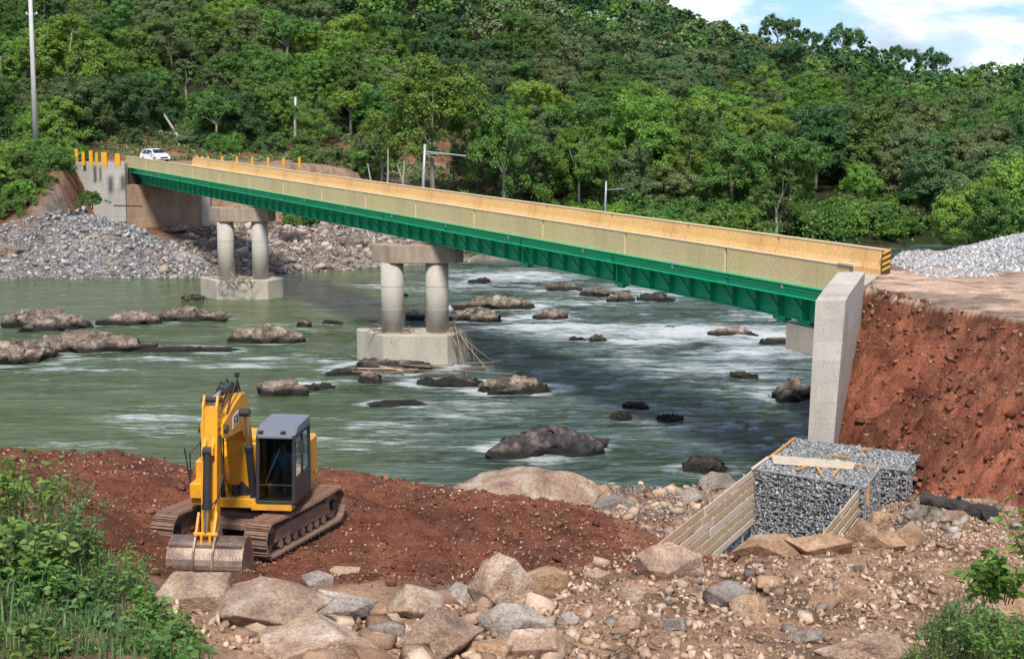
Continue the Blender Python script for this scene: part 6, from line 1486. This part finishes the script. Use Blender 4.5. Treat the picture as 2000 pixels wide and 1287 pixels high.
skin_obj('trousers', [(0, 0, .08), (0, .10, .06), vts[12], (.47, .13, -.30), (0, -.10, .06), vts[15], (.47, -.13, -.30)], [(0, 1), (1, 2), (2, 3), (0, 4), (4, 5), (5, 6)], [(.165, .12), .10, .078, .06, .10, .078, .06], M['trousers'], PS)
for s in (-1, 1):
    hx, hy, hz_ = .38, s*.24, .18
    for k in range(4): MB().tube([(hx+.01, hy-.03+k*.02, hz_), (hx+.06, hy-.03+k*.02, hz_+.005), (hx+.07-(k == 3)*.01, hy-.03+k*.02, hz_-.03)], .009, 6).build('finger', M['skin'], PS)
    MB().tube([(hx-.01, hy-s*.03, hz_), (hx+.03, hy-s*.05, hz_+.01)], .011, 6).build('thumb', M['skin'], PS)
V, Fc = ico(3); o = obj_np('hair', V*np.array([.098, .085, .07])+np.array([.085, 0, .79]), Fc, M['hair'], PS, True)
MB().tube([(.19, -.0, .69), (.225, 0, .675)], [.012, .016], 6).build('nose', M['skin'], PS)
for s in (-1, 1):
    MB().tube([(.185, s*.032, .715), (.20, s*.032, .715)], .010, 6).build('eye', M['hair'], PS); MB().tube([(.10, s*.082, .70), (.10, s*.10, .71)], .02, 6).build('ear', M['skin'], PS)
MB().box((.195, 0, .645), (.012, .05, .010)).build('mouth', M['trousers'], PS)

# ------------------------------------------------------------------ white car on the far road
cp_ = Pz(303, 316.5, 9.16); CR = empty('car', (cp_.x, cp_.y, 9.14), math.atan2(-.72, .69), 'white hatchback car arriving on the far end of the bridge', 'car')
def cb(name, mb, mat, par=None, **k): return mb.build(name, mat, par or CR, **k)
side = [(-1.85, .32), (-1.88, .62), (-1.84, .86), (-1.55, 1.22), (-1.2, 1.44), (-.2, 1.50), (.35, 1.42), (.95, 1.02), (1.55, .88), (1.86, .68), (1.9, .36), (1.3, .22), (-1.3, .22)]
b = MB(); n = len(side)
inset = [.82 if q < .95 else .82-(q-.95)*.42 for p, q in side]
vs = [(p, s*w_, q) for s in (-1, 1) for (p, q), w_ in zip(side, inset)]
b.add(vs, [tuple(range(n))[::-1], tuple(range(n, 2*n))] + [(i, (i+1) % n, (i+1) % n+n, i+n) for i in range(n)])
cb('body', b, M['car_white'], bevel=.03)
for s in (-1, 1):
    def sw(p, q): return (p, s*(.82-(q-.95)*.42+.012), q)
    MB().add([sw(-1.45, 1.0), sw(-.62, 1.0), sw(-.62, 1.40), sw(-1.12, 1.37)], [(0, 1, 2, 3)]).build('window', M['car_glass'], CR)
    MB().add([sw(-.54, 1.0), sw(.82, 1.0), sw(.33, 1.34), sw(-.54, 1.40)], [(0, 1, 2, 3)]).build('window', M['car_glass'], CR)
    for x in (-1.15, 1.2):
        w = cb('wheel', MB().tube([(x, s*.66, .30), (x, s*.84, .30)], .30, 18), M['tyre']); MB().tube([(x, s*.845, .30), (x, s*.855, .30)], .19, 12).build('rim', M['grey_steel'], w)
    cb('headlight', MB().box((1.72, s*.62, .74), (.22, .26, .12)), M['grey_steel']); cb('mirror', MB().box((.62, s*.92, 1.02), (.14, .16, .10)), M['car_white'])
MB().add([(.40, -.60, 1.415), (.40, .60, 1.415), (.97, .72, 1.045), (.97, -.72, 1.045)], [(0, 1, 2, 3)]).build('windscreen', M['car_glass'], CR)
cb('grille', MB().box((1.89, 0, .55), (.06, .9, .16)), M['car_glass']); cb('number_plate', MB().box((1.925, 0, .40), (.02, .45, .10)), M['white_mark'])

# ------------------------------------------------------------------ posts and poles
def post(u, vt, vb, wpx, z, label, rod=0):
    p = Pz(u, vb, z); sc_ = p.y/F; h_ = (vb-vt)*sc_; w_ = wpx*sc_
    root = empty('marker_post', tuple(p), 0, label, 'post'); 
    MB().box((0, 0, h_/2-.1), (w_, w_*.5, h_+.2)).build('panel', M['orange_post'], root, bevel=.02)
    if rod: MB().tube([(0, .03, 0), (.02, .03, h_+rod*sc_)], .025, 6).build('rod', M['rust_steel'], root)
ORD = ['leftmost orange post on the left abutment with a rusty rod', 'second orange post from the left on the left abutment', 'third orange post from the left on the left abutment', 'thin orange post in the middle of the left abutment row', 'widest orange post on the left abutment', 'orange post nearest the bridge parapet on the left abutment']
for (u, vt, vb, w, rod), lab in zip([(150, 292, 319, 6, 14), (163, 297, 320, 6, 0), (178, 295, 321, 7, 4), (189, 299, 321, 5, 6), (204, 298, 322, 11, 0), (230, 301, 322, 10, 12)], ORD): post(u, vt, vb, w, 9.55, lab, rod)
ORD2 = ['orange post at the start of the far parapet, left one of a pair', 'orange post at the start of the far parapet, right one of a pair', 'first single orange post along the far road', 'second single orange post along the far road', 'third single orange post along the far road', 'fourth single orange post along the far road', 'fifth single orange post along the far road', 'sixth single orange post along the far road', 'last orange post before the forest on the far road']
for (u, vt, vb), lab in zip([(386, 305, 320), (395, 306, 320), (407, 306, 321), (434, 306, 321), (463, 306, 322), (493, 307, 323), (524, 308, 323), (554, 309, 324), (585, 308, 325)], ORD2): post(u, vt, vb, 5, 9.15, lab)
def pole(name, ub, vb, ut, vt, Y, r0, r1, mat, label, arms=(), cat='pole'):
    b0 = PY(ub, vb, Y); t0 = PY(ut, vt, Y); root = empty(name, tuple(b0), 0, label, cat); d = t0-b0
    MB().tube([(0, 0, -1.5), d*.5, d], [r0*1.1, (r0+r1)/2, r1], 12).build('shaft', M[mat], root, smooth=True)
    for (t, x0, x1, dz, r, nm) in arms:
        c = d*t; MB().beam(c+Vector((x0, 0, 0)), c+Vector((x1, 0, dz)), r, r).build(nm, M['grey_steel'], root)
        if nm == 'crossarm':
            for xx in (x0*.9, x1*.9): MB().tube([c+Vector((xx, 0, .05)), c+Vector((xx, 0, .3))], .07, 8).build('insulator', M['white_mark'], root)
    return root
M['pole_concrete'] = m_plain('pole_concrete', (.52, .51, .49), .8, dirt=.4, dirtc=(.3, .29, .27), scale=1)
pole('utility_pole', 69, 262, 58, -30, 178, .30, .20, 'pole_concrete', 'tall pale concrete utility pole on the left bank', [(.80, -.5, .7, .1, .10, 'crossarm'), (.92, -.4, .4, 0, .08, 'bracket')])
pole('utility_pole', 576, 284, 577, 190, 205, .20, .13, 'pole_concrete', 'short pale concrete pole behind the far road', [(.93, -.3, .3, 0, .07, 'bracket')])
mr = pole('mast', 824, 420, 830, 282, 163, .17, .13, 'grey_steel', 'grey steel mast with a long horizontal arm behind the bridge', [(.90, 0, 4.1, -.45, .12, 'arm'), (.87, 0, 2.0, -.05, .07, 'arm_brace'), (.86, .1, 1.1, -.4, .06, 'arm_brace')], 'mast')
pole('mast', 1181, 430, 1184, 354, 168, .12, .09, 'grey_steel', 'slim grey mast with a faint arm seen above the far parapet', [(.78, 0, 1.9, .1, .06, 'arm')], 'mast')
